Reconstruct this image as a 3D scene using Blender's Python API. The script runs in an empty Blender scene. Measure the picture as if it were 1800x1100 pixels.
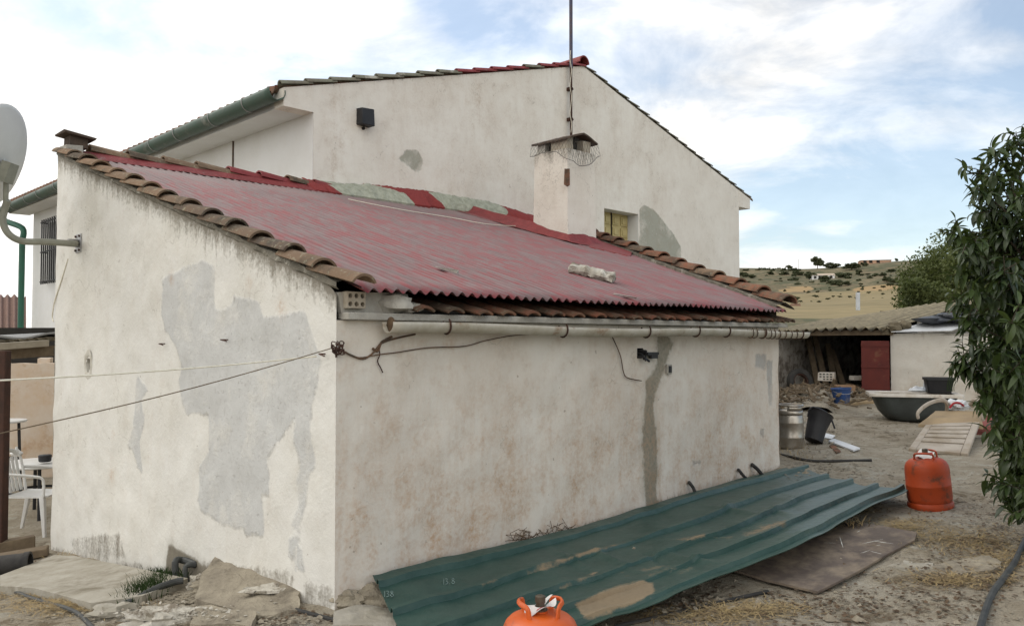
import bpy, math, random
import numpy as np
from mathutils import Vector, Matrix, Quaternion, noise as mn
R_ = random.Random(7)
rng = np.random.default_rng(7)
rad = math.radians
scene = bpy.context.scene
COL = scene.collection
# ---------------------------------------------------------------- camera frame
CZ = 1.40                     # camera height over the ground at the shed corner
F = 1440.0
PIT = math.atan(44 / F)
FW = Vector((0, math.cos(PIT), math.sin(PIT)))
UP = Vector((0, -math.sin(PIT), math.cos(PIT)))
CAM = Vector((0, 0, CZ))
def ray(px, py):
    return Vector((1, 0, 0)) * ((px - 900) / F) + FW + UP * (-(py - 550) / F)
def P(px, py, Y):             # point seen at photo pixel px,py at depth Y
    d = ray(px, py)
    return CAM + d * (Y / d.y)
def PL(px, py, p0, n):        # the same, on a plane
    d = ray(px, py)
    return CAM + d * ((p0 - CAM).dot(n) / d.dot(n))
E1 = Vector((.7071, .7071, 0)); E2 = Vector((-.7071, .7071, 0)); EZ = Vector((0, 0, 1))
C0 = P(588, 1065, 4.2); C0.z = 0
def W(s, t, z):
    return C0 + E1 * s + E2 * t + EZ * z
def ST(p):
    d = p - C0
    return d.dot(E1), d.dot(E2)
# ---------------------------------------------------------------- materials
def ramp(nt, fac, stops, interp='LINEAR'):
    r = nt.nodes.new('ShaderNodeValToRGB'); cr = r.color_ramp; cr.interpolation = interp
    while len(cr.elements) < len(stops): cr.elements.new(.5)
    for e, (p, c) in zip(cr.elements, stops):
        e.position = p
        e.color = (c, c, c, 1) if isinstance(c, (int, float)) else (*c, 1)
    nt.links.new(fac, r.inputs[0]); return r.outputs[0]
def math_(nt, op, a, b=None, clamp=False):
    n = nt.nodes.new('ShaderNodeMath'); n.operation = op; n.use_clamp = clamp
    for i, v in enumerate((a, b)):
        if v is None: continue
        if isinstance(v, (int, float)): n.inputs[i].default_value = v
        else: nt.links.new(v, n.inputs[i])
    return n.outputs[0]
def mixc(nt, fac, a, b, mode='MIX'):
    n = nt.nodes.new('ShaderNodeMix'); n.data_type = 'RGBA'; n.blend_type = mode
    for i, v in ((0, fac), (6, a), (7, b)):
        if isinstance(v, (int, float)): n.inputs[i].default_value = v
        elif isinstance(v, tuple): n.inputs[i].default_value = (*v, 1)
        else: nt.links.new(v, n.inputs[i])
    return n.outputs[2]
def coords(nt, scale=(1, 1, 1), kind='Object', uv=None):
    if uv:
        t = nt.nodes.new('ShaderNodeUVMap'); t.uv_map = uv; src = t.outputs[0]
    else:
        t = nt.nodes.new('ShaderNodeTexCoord'); src = t.outputs[kind]
    m = nt.nodes.new('ShaderNodeMapping'); m.inputs['Scale'].default_value = scale
    nt.links.new(src, m.inputs[0]); return m.outputs[0]
def noise(nt, vec, scale, detail=4, rough=.55, dist=0):
    n = nt.nodes.new('ShaderNodeTexNoise')
    n.inputs['Scale'].default_value = scale; n.inputs['Detail'].default_value = detail
    n.inputs['Roughness'].default_value = rough; n.inputs['Distortion'].default_value = dist
    nt.links.new(vec, n.inputs['Vector']); return n.outputs[0]
def voro(nt, vec, scale, feature='F1', out='Distance'):
    n = nt.nodes.new('ShaderNodeTexVoronoi'); n.feature = feature
    n.inputs['Scale'].default_value = scale; nt.links.new(vec, n.inputs['Vector']); return n.outputs[out]
def attr(nt, name):
    a = nt.nodes.new('ShaderNodeAttribute'); a.attribute_name = name; return a.outputs['Fac']
def newmat(name):
    m = bpy.data.materials.new(name); m.use_nodes = True; nt = m.node_tree
    return m, nt, nt.nodes['Principled BSDF']
def finish(nt, bs, col, rough=.85, bumpsrc=(), metal=0, spec=.3):
    if isinstance(col, tuple): bs.inputs['Base Color'].default_value = (*col, 1)
    else: nt.links.new(col, bs.inputs['Base Color'])
    if isinstance(rough, (int, float)): bs.inputs['Roughness'].default_value = rough
    else: nt.links.new(rough, bs.inputs['Roughness'])
    bs.inputs['Metallic'].default_value = metal
    bs.inputs['Specular IOR Level'].default_value = spec
    last = None
    for h, s, d in bumpsrc:
        b = nt.nodes.new('ShaderNodeBump'); b.inputs['Strength'].default_value = s; b.inputs['Distance'].default_value = d
        nt.links.new(h, b.inputs['Height'])
        if last: nt.links.new(last, b.inputs['Normal'])
        last = b.outputs[0]
    if last: nt.links.new(last, bs.inputs['Normal'])
def simple(name, a, b=None, scale=6, rough=.8, bump=.3, bscale=60, bdist=.004, metal=0, spec=.3, dirt=None, dirtlo=.55, dirthi=.7, dscale=3):
    m, nt, bs = newmat(name)
    if b is None: b = tuple(x * .75 for x in a)
    v = coords(nt); n1 = noise(nt, v, scale, 6, .65)
    c = mixc(nt, ramp(nt, n1, [(.35, 0), (.65, 1)]), a, b)
    if dirt:
        n2 = noise(nt, v, dscale, 8, .7)
        c = mixc(nt, ramp(nt, n2, [(dirtlo, 0), (dirthi, 1)]), c, dirt)
    bl = [(noise(nt, v, bscale, 4), bump, bdist)] if bump else []
    finish(nt, bs, c, rough, bl, metal, spec); return m
MAT = {}
def wall_material(name, base, base2, patch, mot=1.0, *, rustc=(.42, .25, .13), mild=(.13, .115, .09), bumpk=1.0, haze=(.50, .42, .34)):
    m, nt, bs = newmat(name)
    v = coords(nt); vs = coords(nt, (9, 9, .8))
    big = noise(nt, v, 1.3, 6, .65); mid = noise(nt, v, 7, 6, .7); fine = noise(nt, v, 38, 5, .7); st = noise(nt, vs, 1.3, 5, .65)
    c = mixc(nt, ramp(nt, big, [(.35, 0), (.66, 1)]), base, base2)
    c = mixc(nt, math_(nt, 'MULTIPLY', ramp(nt, st, [(.50, 0), (.78, .32 * mot)]), ramp(nt, noise(nt, v, .8, 4, .6), [(.42, 0), (.6, 1)])), c, haze)
    c = mixc(nt, ramp(nt, mid, [(.52, 0), (.72, .38 * mot)]), c, haze)
    c = mixc(nt, ramp(nt, noise(nt, v, 2.6, 9, .75), [(.56, 0), (.62, .34 * mot)]), c, tuple(x * .80 for x in base2))
    cr_ = nt.nodes.new('ShaderNodeTexVoronoi'); cr_.feature = 'DISTANCE_TO_EDGE'; cr_.inputs['Scale'].default_value = 1.5
    wv = nt.nodes.new('ShaderNodeVectorMath'); wv.operation = 'ADD'; nz = nt.nodes.new('ShaderNodeTexNoise'); nz.inputs['Scale'].default_value = 3; nz.inputs['Detail'].default_value = 6; nt.links.new(v, nz.inputs['Vector']); nt.links.new(v, wv.inputs[0]); nt.links.new(nz.outputs['Color'], wv.inputs[1]); nt.links.new(wv.outputs[0], cr_.inputs['Vector'])
    crk = math_(nt, 'MULTIPLY', ramp(nt, cr_.outputs['Distance'], [(.0, 1), (.006, 0)]), ramp(nt, big, [(.50, 0), (.56, 1)]))
    c = mixc(nt, math_(nt, 'MULTIPLY', crk, .5), c, (.24, .21, .17))
    # patches of bare or repainted render, with broken edges
    p = math_(nt, 'ADD', attr(nt, 'patch'), math_(nt, 'MULTIPLY', math_(nt, 'SUBTRACT', mid, .5), .10))
    pf = ramp(nt, math_(nt, 'ADD', p, .5), [(.488, 0), (.510, .82)])
    pc = mixc(nt, ramp(nt, mid, [(.4, 0), (.7, 1)]), patch, tuple(x * .88 for x in patch))
    pf = math_(nt, 'MULTIPLY', pf, ramp(nt, noise(nt, v, 2.2, 8, .7), [(.36, .35), (.5, 1)]))
    pf = math_(nt, 'MULTIPLY', pf, ramp(nt, fine, [(.30, .3), (.40, 1)]))
    c = mixc(nt, pf, c, pc)
    # a darker soaked strip
    d = math_(nt, 'ADD', attr(nt, 'damp'), math_(nt, 'MULTIPLY', math_(nt, 'SUBTRACT', mid, .5), .14))
    c = mixc(nt, ramp(nt, math_(nt, 'ADD', d, .5), [(.44, 0), (.495, .25), (.52, .92)]), c, mixc(nt, ramp(nt, fine, [(.4, 0), (.6, 1)]), (.20, .185, .14), (.27, .25, .20)))
    r = math_(nt, 'MULTIPLY', attr(nt, 'rust'), ramp(nt, math_(nt, 'ADD', math_(nt, 'MULTIPLY', st, .25), math_(nt, 'ADD', math_(nt, 'MULTIPLY', mid, .4), math_(nt, 'MULTIPLY', big, .35))), [(.42, 0), (.60, 1)]))
    r = math_(nt, 'MULTIPLY', r, ramp(nt, fine, [(.38, .15), (.62, 1)]))
    c = mixc(nt, r, c, rustc)
    g = math_(nt, 'ADD', attr(nt, 'mild'), math_(nt, 'MULTIPLY', math_(nt, 'SUBTRACT', math_(nt, 'MULTIPLY', math_(nt, 'ADD', st, fine), .5), .5), 1.6))
    c = mixc(nt, ramp(nt, g, [(.46, 0), (.8, .88)]), c, mixc(nt, fine, mild, tuple(x * 1.9 for x in mild)))
    # pin holes and little chips
    vo = noise(nt, v, 22, 3, .5)
    c = mixc(nt, ramp(nt, vo, [(.735, 0), (.755, .55)]), c, (.25, .2, .15))
    pe = math_(nt, 'MULTIPLY', pf, -.6)
    hair = noise(nt, v, 120, 3, .6)
    wave = noise(nt, v, 4.5, 4, .6)
    finish(nt, bs, c, .92, [(wave, .30 * bumpk, .04), (mid, .30 * bumpk, .012), (fine, .5 * bumpk, .005), (hair, .4 * bumpk, .002), (pe, 1.0, .010)], spec=.15)
    return m
MAT['left'] = wall_material('limewash_side', (.73, .72, .68), (.65, .63, .57), (.535, .54, .53), .55)
MAT['front'] = wall_material('limewash_front', (.69, .65, .58), (.60, .545, .47), (.38, .385, .37), .75, rustc=(.42, .235, .11), bumpk=.8, haze=(.45, .34, .25))
MAT['gable'] = wall_material('limewash_gable', (.80, .765, .69), (.72, .67, .59), (.31, .32, .26), .45, bumpk=.9, haze=(.52, .44, .36), rustc=(.42, .30, .20))
MAT['side'] = simple('white_render', (.72, .72, .71), (.66, .655, .63), 2, .9, .3, 50)
MAT['mortar'] = simple('mortar', (.44, .42, .37), (.33, .31, .27), 9, .95, .8, 40, .01, dirt=(.2, .19, .16))
MAT['brick'] = simple('hollow_brick', (.44, .40, .32), (.36, .30, .23), 14, .95, .6, 60)
def tile_material(name, a, b, lich):
    m, nt, bs = newmat(name)
    v = coords(nt); i = nt.nodes.new('ShaderNodeObjectInfo')
    n = noise(nt, v, 9, 6, .7); n2 = noise(nt, v, 32, 6, .75); n3 = noise(nt, v, 4, 5, .7)
    c = mixc(nt, i.outputs['Random'], a, b)
    c = mixc(nt, ramp(nt, n, [(.4, 0), (.62, .8)]), c, (.17, .115, .075))
    c = mixc(nt, ramp(nt, n3, [(.5, 0), (.6, .75)]), c, (.07, .06, .045))
    c = mixc(nt, ramp(nt, n2, [(.56, 0), (.64, .8)]), c, lich)
    finish(nt, bs, c, .95, [(n, .6, .01), (n2, .6, .005)], spec=.15); return m
MAT['tile'] = tile_material('old_clay_tile', (.27, .175, .11), (.095, .078, .064), (.33, .31, .22))
MAT['tilerd'] = tile_material('clay_tile_red', (.25, .10, .06), (.17, .075, .05), (.22, .19, .13))
def red_paint(name, worn):
    m, nt, bs = newmat(name)
    v = coords(nt, (13, 4.5, 1), uv='st'); v2 = coords(nt, (1.6, 1.0, 1), uv='st'); v3 = coords(nt, (60, 3, 1), uv='st')
    a = noise(nt, v, 1, 5, .65); b = noise(nt, v2, 1, 4, .6); f = noise(nt, v3, 1, 4, .6)
    k = math_(nt, 'ADD', math_(nt, 'MULTIPLY', a, .5), math_(nt, 'ADD', math_(nt, 'MULTIPLY', b, .28), math_(nt, 'MULTIPLY', f, .22)))
    grey = mixc(nt, ramp(nt, f, [(.35, 0), (.65, 1)]), (.195, .13, .128), (.115, .072, .072))
    c = mixc(nt, ramp(nt, k, [(.46 if worn else 0, 0), (.56 if worn else .3, 1)]), grey, mixc(nt, b, (.195, .028, .034), (.235, .05, .054)))
    # upper part of the sheets keeps dust
    sep = nt.nodes.new('ShaderNodeSeparateXYZ'); u = nt.nodes.new('ShaderNodeUVMap'); u.uv_map = 'st'
    nt.links.new(u.outputs[0], sep.inputs[0])
    if worn:
        g = ramp(nt, math_(nt, 'ADD', math_(nt, 'DIVIDE', sep.outputs[1], 5), math_(nt, 'MULTIPLY', math_(nt, 'SUBTRACT', b, .5), .5)), [(.66, 0), (.86, .7)])
        c = mixc(nt, g, c, (.22, .185, .175))
    crest = attr(nt, 'crest')
    if worn: c = mixc(nt, math_(nt, 'MULTIPLY', math_(nt, 'POWER', crest, 2.0), .30), c, (.33, .26, .255))
    finish(nt, bs, c, .62, [(f, .25, .002)], spec=.35); return m
MAT['redsheet'] = red_paint('red_painted_sheet', True)
MAT['redsolid'] = simple('red_membrane', (.25, .045, .045), (.18, .035, .035), 8, .6, .8, 30, .012, dirt=(.30, .27, .24), dirtlo=.62, dirthi=.75)
MAT['flash'] = simple('green_grey_mortar', (.40, .41, .33), (.32, .32, .26), 6, .95, .8, 30, .012, dirt=(.20, .20, .16), dirtlo=.55, dirthi=.7)
MAT['dark'] = simple('shade_dark', (.03, .028, .025), None, 6, .95, 0)  # near-black colour standing in for shade in holes, voids and interiors
MAT['rakemortar'] = simple('mouldy_mortar', (.22, .20, .16), (.13, .12, .095), 12, .95, .9, 40, .012, dirt=(.40, .38, .32), dirtlo=.55, dirthi=.66, dscale=9)
MAT['rimplaster'] = simple('rim_plaster', (.60, .58, .52), (.48, .45, .38), 14, .95, .6, 60)
MAT['darktile'] = simple('sooty_tile', (.065, .05, .04), (.10, .07, .05), 9, .95, .5, 40)
MAT['gutter'] = simple('grimy_gutter', (.50, .47, .40), (.37, .33, .25), 7, .6, .3, 30, .003, dirt=(.20, .10, .045), dirtlo=.56, dirthi=.7, dscale=5)
MAT['ggutter'] = simple('green_gutter', (.055, .10, .075), (.075, .10, .08), 5, .5, .2, 30, dirt=(.22, .23, .20), dirtlo=.57, dirthi=.72, dscale=5)
MAT['gpipe'] = simple('green_pipe', (.03, .14, .09), (.04, .11, .08), 5, .45, .1, 30)
MAT['rustmetal'] = simple('rusty_metal', (.075, .035, .024), (.045, .026, .02), 12, .8, .5, 60)
MAT['wire'] = simple('old_wire', (.07, .055, .045), (.16, .09, .05), 20, .8, 0)
MAT['rope'] = simple('cream_rope', (.80, .77, .66), (.66, .62, .50), 30, .9, .3, 200)
MAT['ivory'] = simple('ivory_wood', (.50, .42, .20), (.43, .35, .16), 6, .6, .2, 30)
MAT['galv'] = simple('galvanised', (.42, .42, .41), (.30, .30, .30), 12, .5, .1, 60, metal=.5)
MAT['steel'] = simple('keg_steel', (.46, .43, .38), (.32, .28, .23), 8, .36, .15, 30, metal=.85, dirt=(.20, .15, .10), dirtlo=.55, dirthi=.72)
MAT['dish'] = simple('dish_grey', (.62, .62, .59), (.57, .57, .54), 4, .55, .1, 30)
MAT['armpaint'] = simple('arm_paint', (.27, .27, .22), (.20, .20, .16), 9, .7, .2, 50, dirt=(.15, .12, .08))
MAT['mastblue'] = simple('mast_blue', (.05, .06, .12), (.10, .07, .06), 5, .5, 0)
MAT['bakelite'] = simple('black_plastic', (.018, .018, .02), (.03, .03, .032), 5, .5, .1, 30)
MAT['rubber'] = simple('black_rubber', (.02, .02, .02), (.045, .042, .038), 12, .7, .3, 60)
MAT['hose'] = simple('grey_hose', (.032, .034, .034), (.065, .068, .064), 12, .6, .2, 60)
MAT['whiteplastic'] = simple('white_plastic', (.72, .72, .70), (.62, .61, .58), 5, .4, 0)
MAT['lounger'] = simple('dirty_plastic', (.42, .37, .31), (.33, .285, .23), 4, .7, .3, 50, dirt=(.25, .195, .13), dirtlo=.5, dirthi=.7)
MAT['loungerm'] = simple('mud_covered', (.36, .27, .16), (.29, .22, .14), 5, .9, .6, 40)
MAT['enamel'] = simple('enamel', (.56, .53, .48), (.45, .40, .33), 7, .35, 0, dirt=(.28, .19, .12), dirtlo=.58, dirthi=.72)
MAT['castiron'] = simple('cast_iron', (.065, .075, .072), (.045, .05, .048), 7, .5, .5, 60, .003, dirt=(.17, .17, .15), dirtlo=.62, dirthi=.75)
MAT['blue'] = simple('blue_plastic', (.03, .075, .22), (.03, .06, .16), 5, .5, 0, dirt=(.2, .19, .17))
MAT['reddoor'] = simple('oxide_red_door', (.115, .022, .016), (.085, .018, .015), 4, .7, .2, 40, dirt=(.16, .07, .04))
MAT['wood'] = simple('weathered_wood', (.19, .145, .095), (.12, .09, .06), 9, .9, .5, 50)
MAT['woodlt'] = simple('sawn_wood', (.40, .30, .17), (.30, .22, .13), 9, .9, .4, 50)
MAT['concrete'] = simple('concrete', (.40, .375, .32), (.30, .275, .22), 5, .95, .6, 30, .012, dirt=(.19, .165, .12), dirtlo=.52, dirthi=.7)
MAT['stone'] = simple('rough_stone', (.33, .29, .22), (.22, .19, .145), 6, .95, .9, 20, .03, dirt=(.14, .12, .09))
MAT['whitestone'] = simple('limewashed_stone', (.58, .55, .48), (.36, .33, .27), 10, .95, 1, 18, .03, dirt=(.20, .17, .13), dirtlo=.5, dirthi=.6, dscale=9)
MAT['brownboard'] = simple('brown_board', (.125, .098, .080), (.088, .070, .058), 4, .75, .3, 40, dirt=(.25, .20, .145), dirtlo=.44, dirthi=.66, dscale=5)
MAT['orange'] = simple('orange_paint', (.60, .105, .012), (.50, .08, .012), 4, .42, .12, 40, .002, spec=.5, dirt=(.20, .06, .025), dirtlo=.56, dirthi=.66, dscale=11)
MAT['orangedk'] = simple('weathered_orange', (.38, .055, .012), (.32, .045, .012), 4, .5, .2, 40, .002, dirt=(.12, .040, .02), dirtlo=.53, dirthi=.66, dscale=9)
MAT['brass'] = simple('dull_brass', (.14, .115, .085), (.09, .075, .055), 20, .5, .2, 60, metal=.6)
MAT['paper'] = simple('paper', (.68, .66, .63), (.60, .58, .56), 9, .8, 0)
MAT['redink'] = simple('red_ink', (.5, .05, .06), None, 9, .8, 0)
MAT['chalk'] = simple('chalk_paint', (.25, .33, .31), None, 30, .9, 0)
MAT['whitescrape'] = simple('white_scrape', (.60, .60, .54), None, 30, .9, 0)
MAT['straw'] = simple('straw', (.40, .30, .145), (.25, .18, .095), 20, .9, 0)
MAT['grass'] = simple('green_grass', (.030, .055, .012), (.018, .036, .008), 20, .9, 0)
MAT['leaflit'] = simple('leaf_litter', (.13, .085, .05), (.08, .055, .035), 20, .95, 0)
MAT['net'] = simple('wire_netting', (.10, .095, .085), None, 20, .7, 0, metal=.3)
def fibro_mat():
    m, nt, bs = newmat('fibre_cement_sheet')
    v = coords(nt); a = noise(nt, v, 4, 6, .65); f = noise(nt, v, 26, 6, .7)
    c = mixc(nt, ramp(nt, a, [(.38, 0), (.62, 1)]), (.30, .255, .17), (.21, .18, .125))
    c = mixc(nt, ramp(nt, f, [(.5, 0), (.62, .7)]), c, (.28, .25, .17))
    c = mixc(nt, ramp(nt, attr(nt, 'crest'), [(.25, .95), (.75, 0)]), c, (.035, .03, .022))  # valleys painted near-black to stand for shade between the corrugations
    finish(nt, bs, c, .95, [(f, .4, .006)], spec=.1); return m
MAT['fibrosheet'] = fibro_mat()
MAT['fibro'] = simple('fibre_cement', (.20, .165, .11), (.125, .105, .07), 5, .95, .6, 30, .01, dirt=(.09, .08, .055), dirtlo=.5, dirthi=.68)
MAT['whitesheet'] = simple('white_panel', (.66, .68, .70), (.55, .57, .58), 5, .5, 0)
MAT['tarp'] = simple('dark_tarpaulin', (.035, .04, .05), (.06, .065, .075), 5, .5, .5, 12, .03)
MAT['shedwall'] = wall_material('shed_limewash', (.64, .62, .57), (.56, .53, .47), (.30, .29, .26), bumpk=.8)
MAT['peel'] = simple('peeling_limewash', (.40, .38, .34), (.22, .19, .16), 5, .95, .8, 15, .03, dirt=(.13, .11, .09), dirtlo=.5, dirthi=.6, dscale=5)
MAT['olive'] = simple('olive_panel', (.20, .185, .10), (.16, .15, .085), 5, .8, 0)
MAT['greyboard'] = simple('grey_board', (.38, .385, .38), (.33, .33, .32), 5, .8, 0)
MAT['stainwall'] = simple('stained_cream', (.55, .48, .40), (.50, .38, .27), 3, .9, .4, 30, dirt=(.36, .22, .12), dirtlo=.55, dirthi=.72, dscale=2.5)
MAT['beige'] = simple('beige_fascia', (.42, .37, .29), (.33, .29, .22), 7, .8, .2, 30)
MAT['bark'] = simple('bark', (.085, .065, .05), (.05, .04, .03), 12, .95, .8, 40)
MAT['redrag'] = simple('red_cloth', (.36, .03, .04), (.27, .03, .03), 9, .8, 0)
MAT['pink'] = simple('dull_pink', (.25, .09, .08), (.2, .07, .06), 9, .8, 0)
MAT['cardboard'] = simple('cardboard', (.30, .19, .11), (.24, .15, .09), 7, .9, 0)
MAT['fence'] = simple('far_tile', (.22, .13, .10), (.14, .09, .07), 9, .9, 0)
def leaf_mat(name, a, b, tr=.25, rough=.45):
    m, nt, bs = newmat(name)
    at = attr(nt, 'tint'); c = mixc(nt, at, a, b)
    finish(nt, bs, c, rough, spec=.4)
    t = nt.nodes.new('ShaderNodeBsdfTranslucent'); nt.links.new(mixc(nt, .5, c, (.12, .17, .02)), t.inputs[0])
    mx = nt.nodes.new('ShaderNodeMixShader'); mx.inputs[0].default_value = tr
    nt.links.new(bs.outputs[0], mx.inputs[1]); nt.links.new(t.outputs[0], mx.inputs[2])
    nt.links.new(mx.outputs[0], nt.nodes['Material Output'].inputs[0]); return m
MAT['peach'] = leaf_mat('peach_leaf', (.015, .029, .012), (.075, .110, .034), .2, .38)
MAT['bgleaf'] = leaf_mat('olive_leaf', (.050, .066, .018), (.105, .125, .035), .2, .7)
MAT['bush'] = leaf_mat('hill_bush', (.055, .065, .030), (.10, .11, .055), .1, .9)
def green_sheet_mat():
    m, nt, bs = newmat('green_roof_sheet')
    v = coords(nt); vs = coords(nt, (3, 14, 1), uv='st')
    a = noise(nt, v, 5, 6, .65); f = noise(nt, v, 50, 4, .7); st = noise(nt, vs, 1, 5, .65)
    c = mixc(nt, ramp(nt, a, [(.35, 0), (.65, 1)]), (.020, .055, .044), (.034, .076, .062))
    c = mixc(nt, ramp(nt, st, [(.56, 0), (.74, .35)]), c, (.07, .095, .085))
    mud = math_(nt, 'ADD', attr(nt, 'mud'), math_(nt, 'MULTIPLY', math_(nt, 'SUBTRACT', math_(nt, 'ADD', math_(nt, 'MULTIPLY', math_(nt, 'ADD', a, st), .3), math_(nt, 'MULTIPLY', noise(nt, v, 19, 6, .75), .4)), .5), 3.2))
    mf = ramp(nt, mud, [(.42, 0), (.80, .85)])
    c = mixc(nt, mf, c, mixc(nt, f, (.23, .165, .10), (.33, .25, .155)))
    c = mixc(nt, ramp(nt, f, [(.70, 0), (.73, .5)]), c, (.24, .20, .14))
    rg = nt.nodes.new('ShaderNodeMix'); rg.inputs[2].default_value = .40; rg.inputs[3].default_value = .95
    nt.links.new(mf, rg.inputs[0])
    dent = noise(nt, v, 3.2, 3, .5)
    finish(nt, bs, c, rg.outputs[0], [(dent, .5, .05), (a, .35, .02), (f, .12, .002)], spec=.45); return m
MAT['greensheet'] = green_sheet_mat()
# ---------------------------------------------------------------- mesh helpers
class MB:
    def __init__(s): s.v = []; s.f = []; s.uv = None
    def add(s, vs, fs):
        o = len(s.v); s.v += [Vector(x) for x in vs]; s.f += [tuple(i + o for i in f) for f in fs]; return s
    def hexa(s, p):     # p: bottom 4 (ccw), top 4
        return s.add(p, [(0, 3, 2, 1), (4, 5, 6, 7), (0, 1, 5, 4), (1, 2, 6, 5), (2, 3, 7, 6), (3, 0, 4, 7)])
    def box(s, c, sx, sy, sz, ex=Vector((1, 0, 0)), ey=Vector((0, 1, 0)), ez=Vector((0, 0, 1)), j=0):
        c = Vector(c); p = []
        for z in (-1, 1):
            for x, y in ((-1, -1), (1, -1), (1, 1), (-1, 1)):
                q = c + ex * (x * sx / 2) + ey * (y * sy / 2) + ez * (z * sz / 2)
                if j: q += Vector((R_.uniform(-j, j), R_.uniform(-j, j), R_.uniform(-j, j)))
                p.append(q)
        return s.hexa(p)
    def tube(s, pts, r, n=8, cap=True, flat=1.0):
        pts = [Vector(p) for p in pts]; k = len(pts); rs = r if isinstance(r, (list, tuple)) else [r] * k
        o = len(s.v); ref = None
        for i, p in enumerate(pts):
            d = (pts[min(i + 1, k - 1)] - pts[max(i - 1, 0)])
            d = d.normalized() if d.length > 1e-9 else Vector((0, 0, 1))
            if ref is None: ref = d.orthogonal().normalized()
            ref = (ref - d * ref.dot(d)); ref = ref.normalized() if ref.length > 1e-6 else d.orthogonal().normalized()
            b = d.cross(ref)
            for a in range(n):
                th = 2 * math.pi * a / n
                s.v.append(p + ref * (math.cos(th) * rs[i]) + b * (math.sin(th) * rs[i] * flat))
        for i in range(k - 1):
            for a in range(n):
                s.f.append((o + i * n + a, o + i * n + (a + 1) % n, o + (i + 1) * n + (a + 1) % n, o + (i + 1) * n + a))
        if cap:
            s.f.append(tuple(o + a for a in range(n))[::-1]); s.f.append(tuple(o + (k - 1) * n + a for a in range(n)))
        return s
    def lathe(s, prof, c, n=32, axis=EZ, closed=True):
        c = Vector(c); axis = axis.normalized(); x = axis.orthogonal().normalized(); y = axis.cross(x); o = len(s.v)
        for (r, z) in prof:
            for a in range(n):
                th = 2 * math.pi * a / n; s.v.append(c + axis * z + x * (r * math.cos(th)) + y * (r * math.sin(th)))
        for i in range(len(prof) - 1):
            for a in range(n):
                s.f.append((o + i * n + a, o + i * n + (a + 1) % n, o + (i + 1) * n + (a + 1) % n, o + (i + 1) * n + a))
        if closed:
            if prof[0][0] > 1e-4: s.f.append(tuple(o + a for a in range(n))[::-1])
            if prof[-1][0] > 1e-4: s.f.append(tuple(o + (len(prof) - 1) * n + a for a in range(n)))
        return s
    def sheet(s, g, th=0, down=None):   # g rows of points; th thickness along down
        nr, nc = len(g), len(g[0]); o = len(s.v)
        for row in g: s.v += [Vector(p) for p in row]
        F_ = []
        for i in range(nr - 1):
            for j in range(nc - 1):
                a = o + i * nc + j; F_.append((a, a + 1, a + nc + 1, a + nc))
        s.f += F_
        if th:
            dn = down or Vector((0, 0, -1)); o2 = len(s.v)
            for row in g: s.v += [Vector(p) + dn * th for p in row]
            s.f += [tuple(i - o + o2 for i in f)[::-1] for f in F_]
            ring = [j for j in range(nc)] + [i * nc + nc - 1 for i in range(1, nr)] + [(nr - 1) * nc + j for j in range(nc - 2, -1, -1)] + [i * nc for i in range(nr - 2, 0, -1)]
            for a, b in zip(ring, ring[1:] + ring[:1]): s.f.append((o + b, o + a, o2 + a, o2 + b))
        return s
    def barrel(s, lo, hi, up, r0, r1, th=.014, arc=165, n=12):
        lo = Vector(lo); hi = Vector(hi); d = (hi - lo).normalized(); up = (up - d * up.dot(d)).normalized(); sd = d.cross(up)
        o = len(s.v); k = n + 1
        for p, r in ((lo, r0), (hi, r1)):
            for rr in (r, r - th):
                for a in range(k):
                    an = math.radians(-arc / 2 + arc * a / n)
                    s.v.append(p + up * (math.cos(an) * rr - r * .25) + sd * (math.sin(an) * rr))
        A, B, C_, D = o, o + k, o + 2 * k, o + 3 * k
        for a in range(n):
            s.f += [(A + a, A + a + 1, C_ + a + 1, C_ + a), (B + a + 1, B + a, D + a, D + a + 1), (A + a + 1, A + a, B + a, B + a + 1), (C_ + a, C_ + a + 1, D + a + 1, D + a)]
        s.f += [(A, C_, D, B), (A + n, B + n, D + n, C_ + n)]
        return s
    def blob(s, c, rx, ry, rz, seed=0, amp=.25, nu=14, nv=9, M=None, sc=1.5):
        c = Vector(c); o = len(s.v)
        for i in range(nv + 1):
            ph = math.pi * i / nv
            for j in range(nu):
                th = 2 * math.pi * j / nu
                d = Vector((math.sin(ph) * math.cos(th), math.sin(ph) * math.sin(th), math.cos(ph)))
                k = 1 + amp * mn.noise(d * sc + Vector((seed * 7.3, seed * 1.7, 0))) * 1.6
                q = Vector((d.x * rx, d.y * ry, d.z * rz)) * k
                if M: q = M @ q
                s.v.append(c + q)
        for i in range(nv):
            for j in range(nu):
                s.f.append((o + i * nu + j, o + (i + 1) * nu + j, o + (i + 1) * nu + (j + 1) % nu, o + i * nu + (j + 1) % nu))
        return s
    def build(s, name, mat, parent=None, smooth=True, ang=35, attrs=None, uv=None, bevel=0, local=False):
        vs = s.v
        if parent is not None and not local:
            inv = world(parent).inverted(); vs = [inv @ v for v in vs]
        me = bpy.data.meshes.new(name); me.from_pydata([tuple(v) for v in vs], [], s.f); me.update()
        if attrs:
            for k, arr in attrs.items():
                a = me.attributes.new(k, 'FLOAT', 'POINT'); a.data.foreach_set('value', np.asarray(arr, dtype=np.float32))
        if uv is not None:
            l = me.uv_layers.new(name='st'); li = np.zeros(len(me.loops), dtype=np.int32); me.loops.foreach_get('vertex_index', li)
            l.data.foreach_set('uv', np.asarray(uv, dtype=np.float32)[li].ravel())
        if mat: me.materials.append(mat)
        if smooth:
            me.polygons.foreach_set('use_smooth', [True] * len(me.polygons)); me.set_sharp_from_angle(angle=rad(ang))
        o = bpy.data.objects.new(name, me); COL.objects.link(o)
        if parent is not None: o.parent = parent
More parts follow.
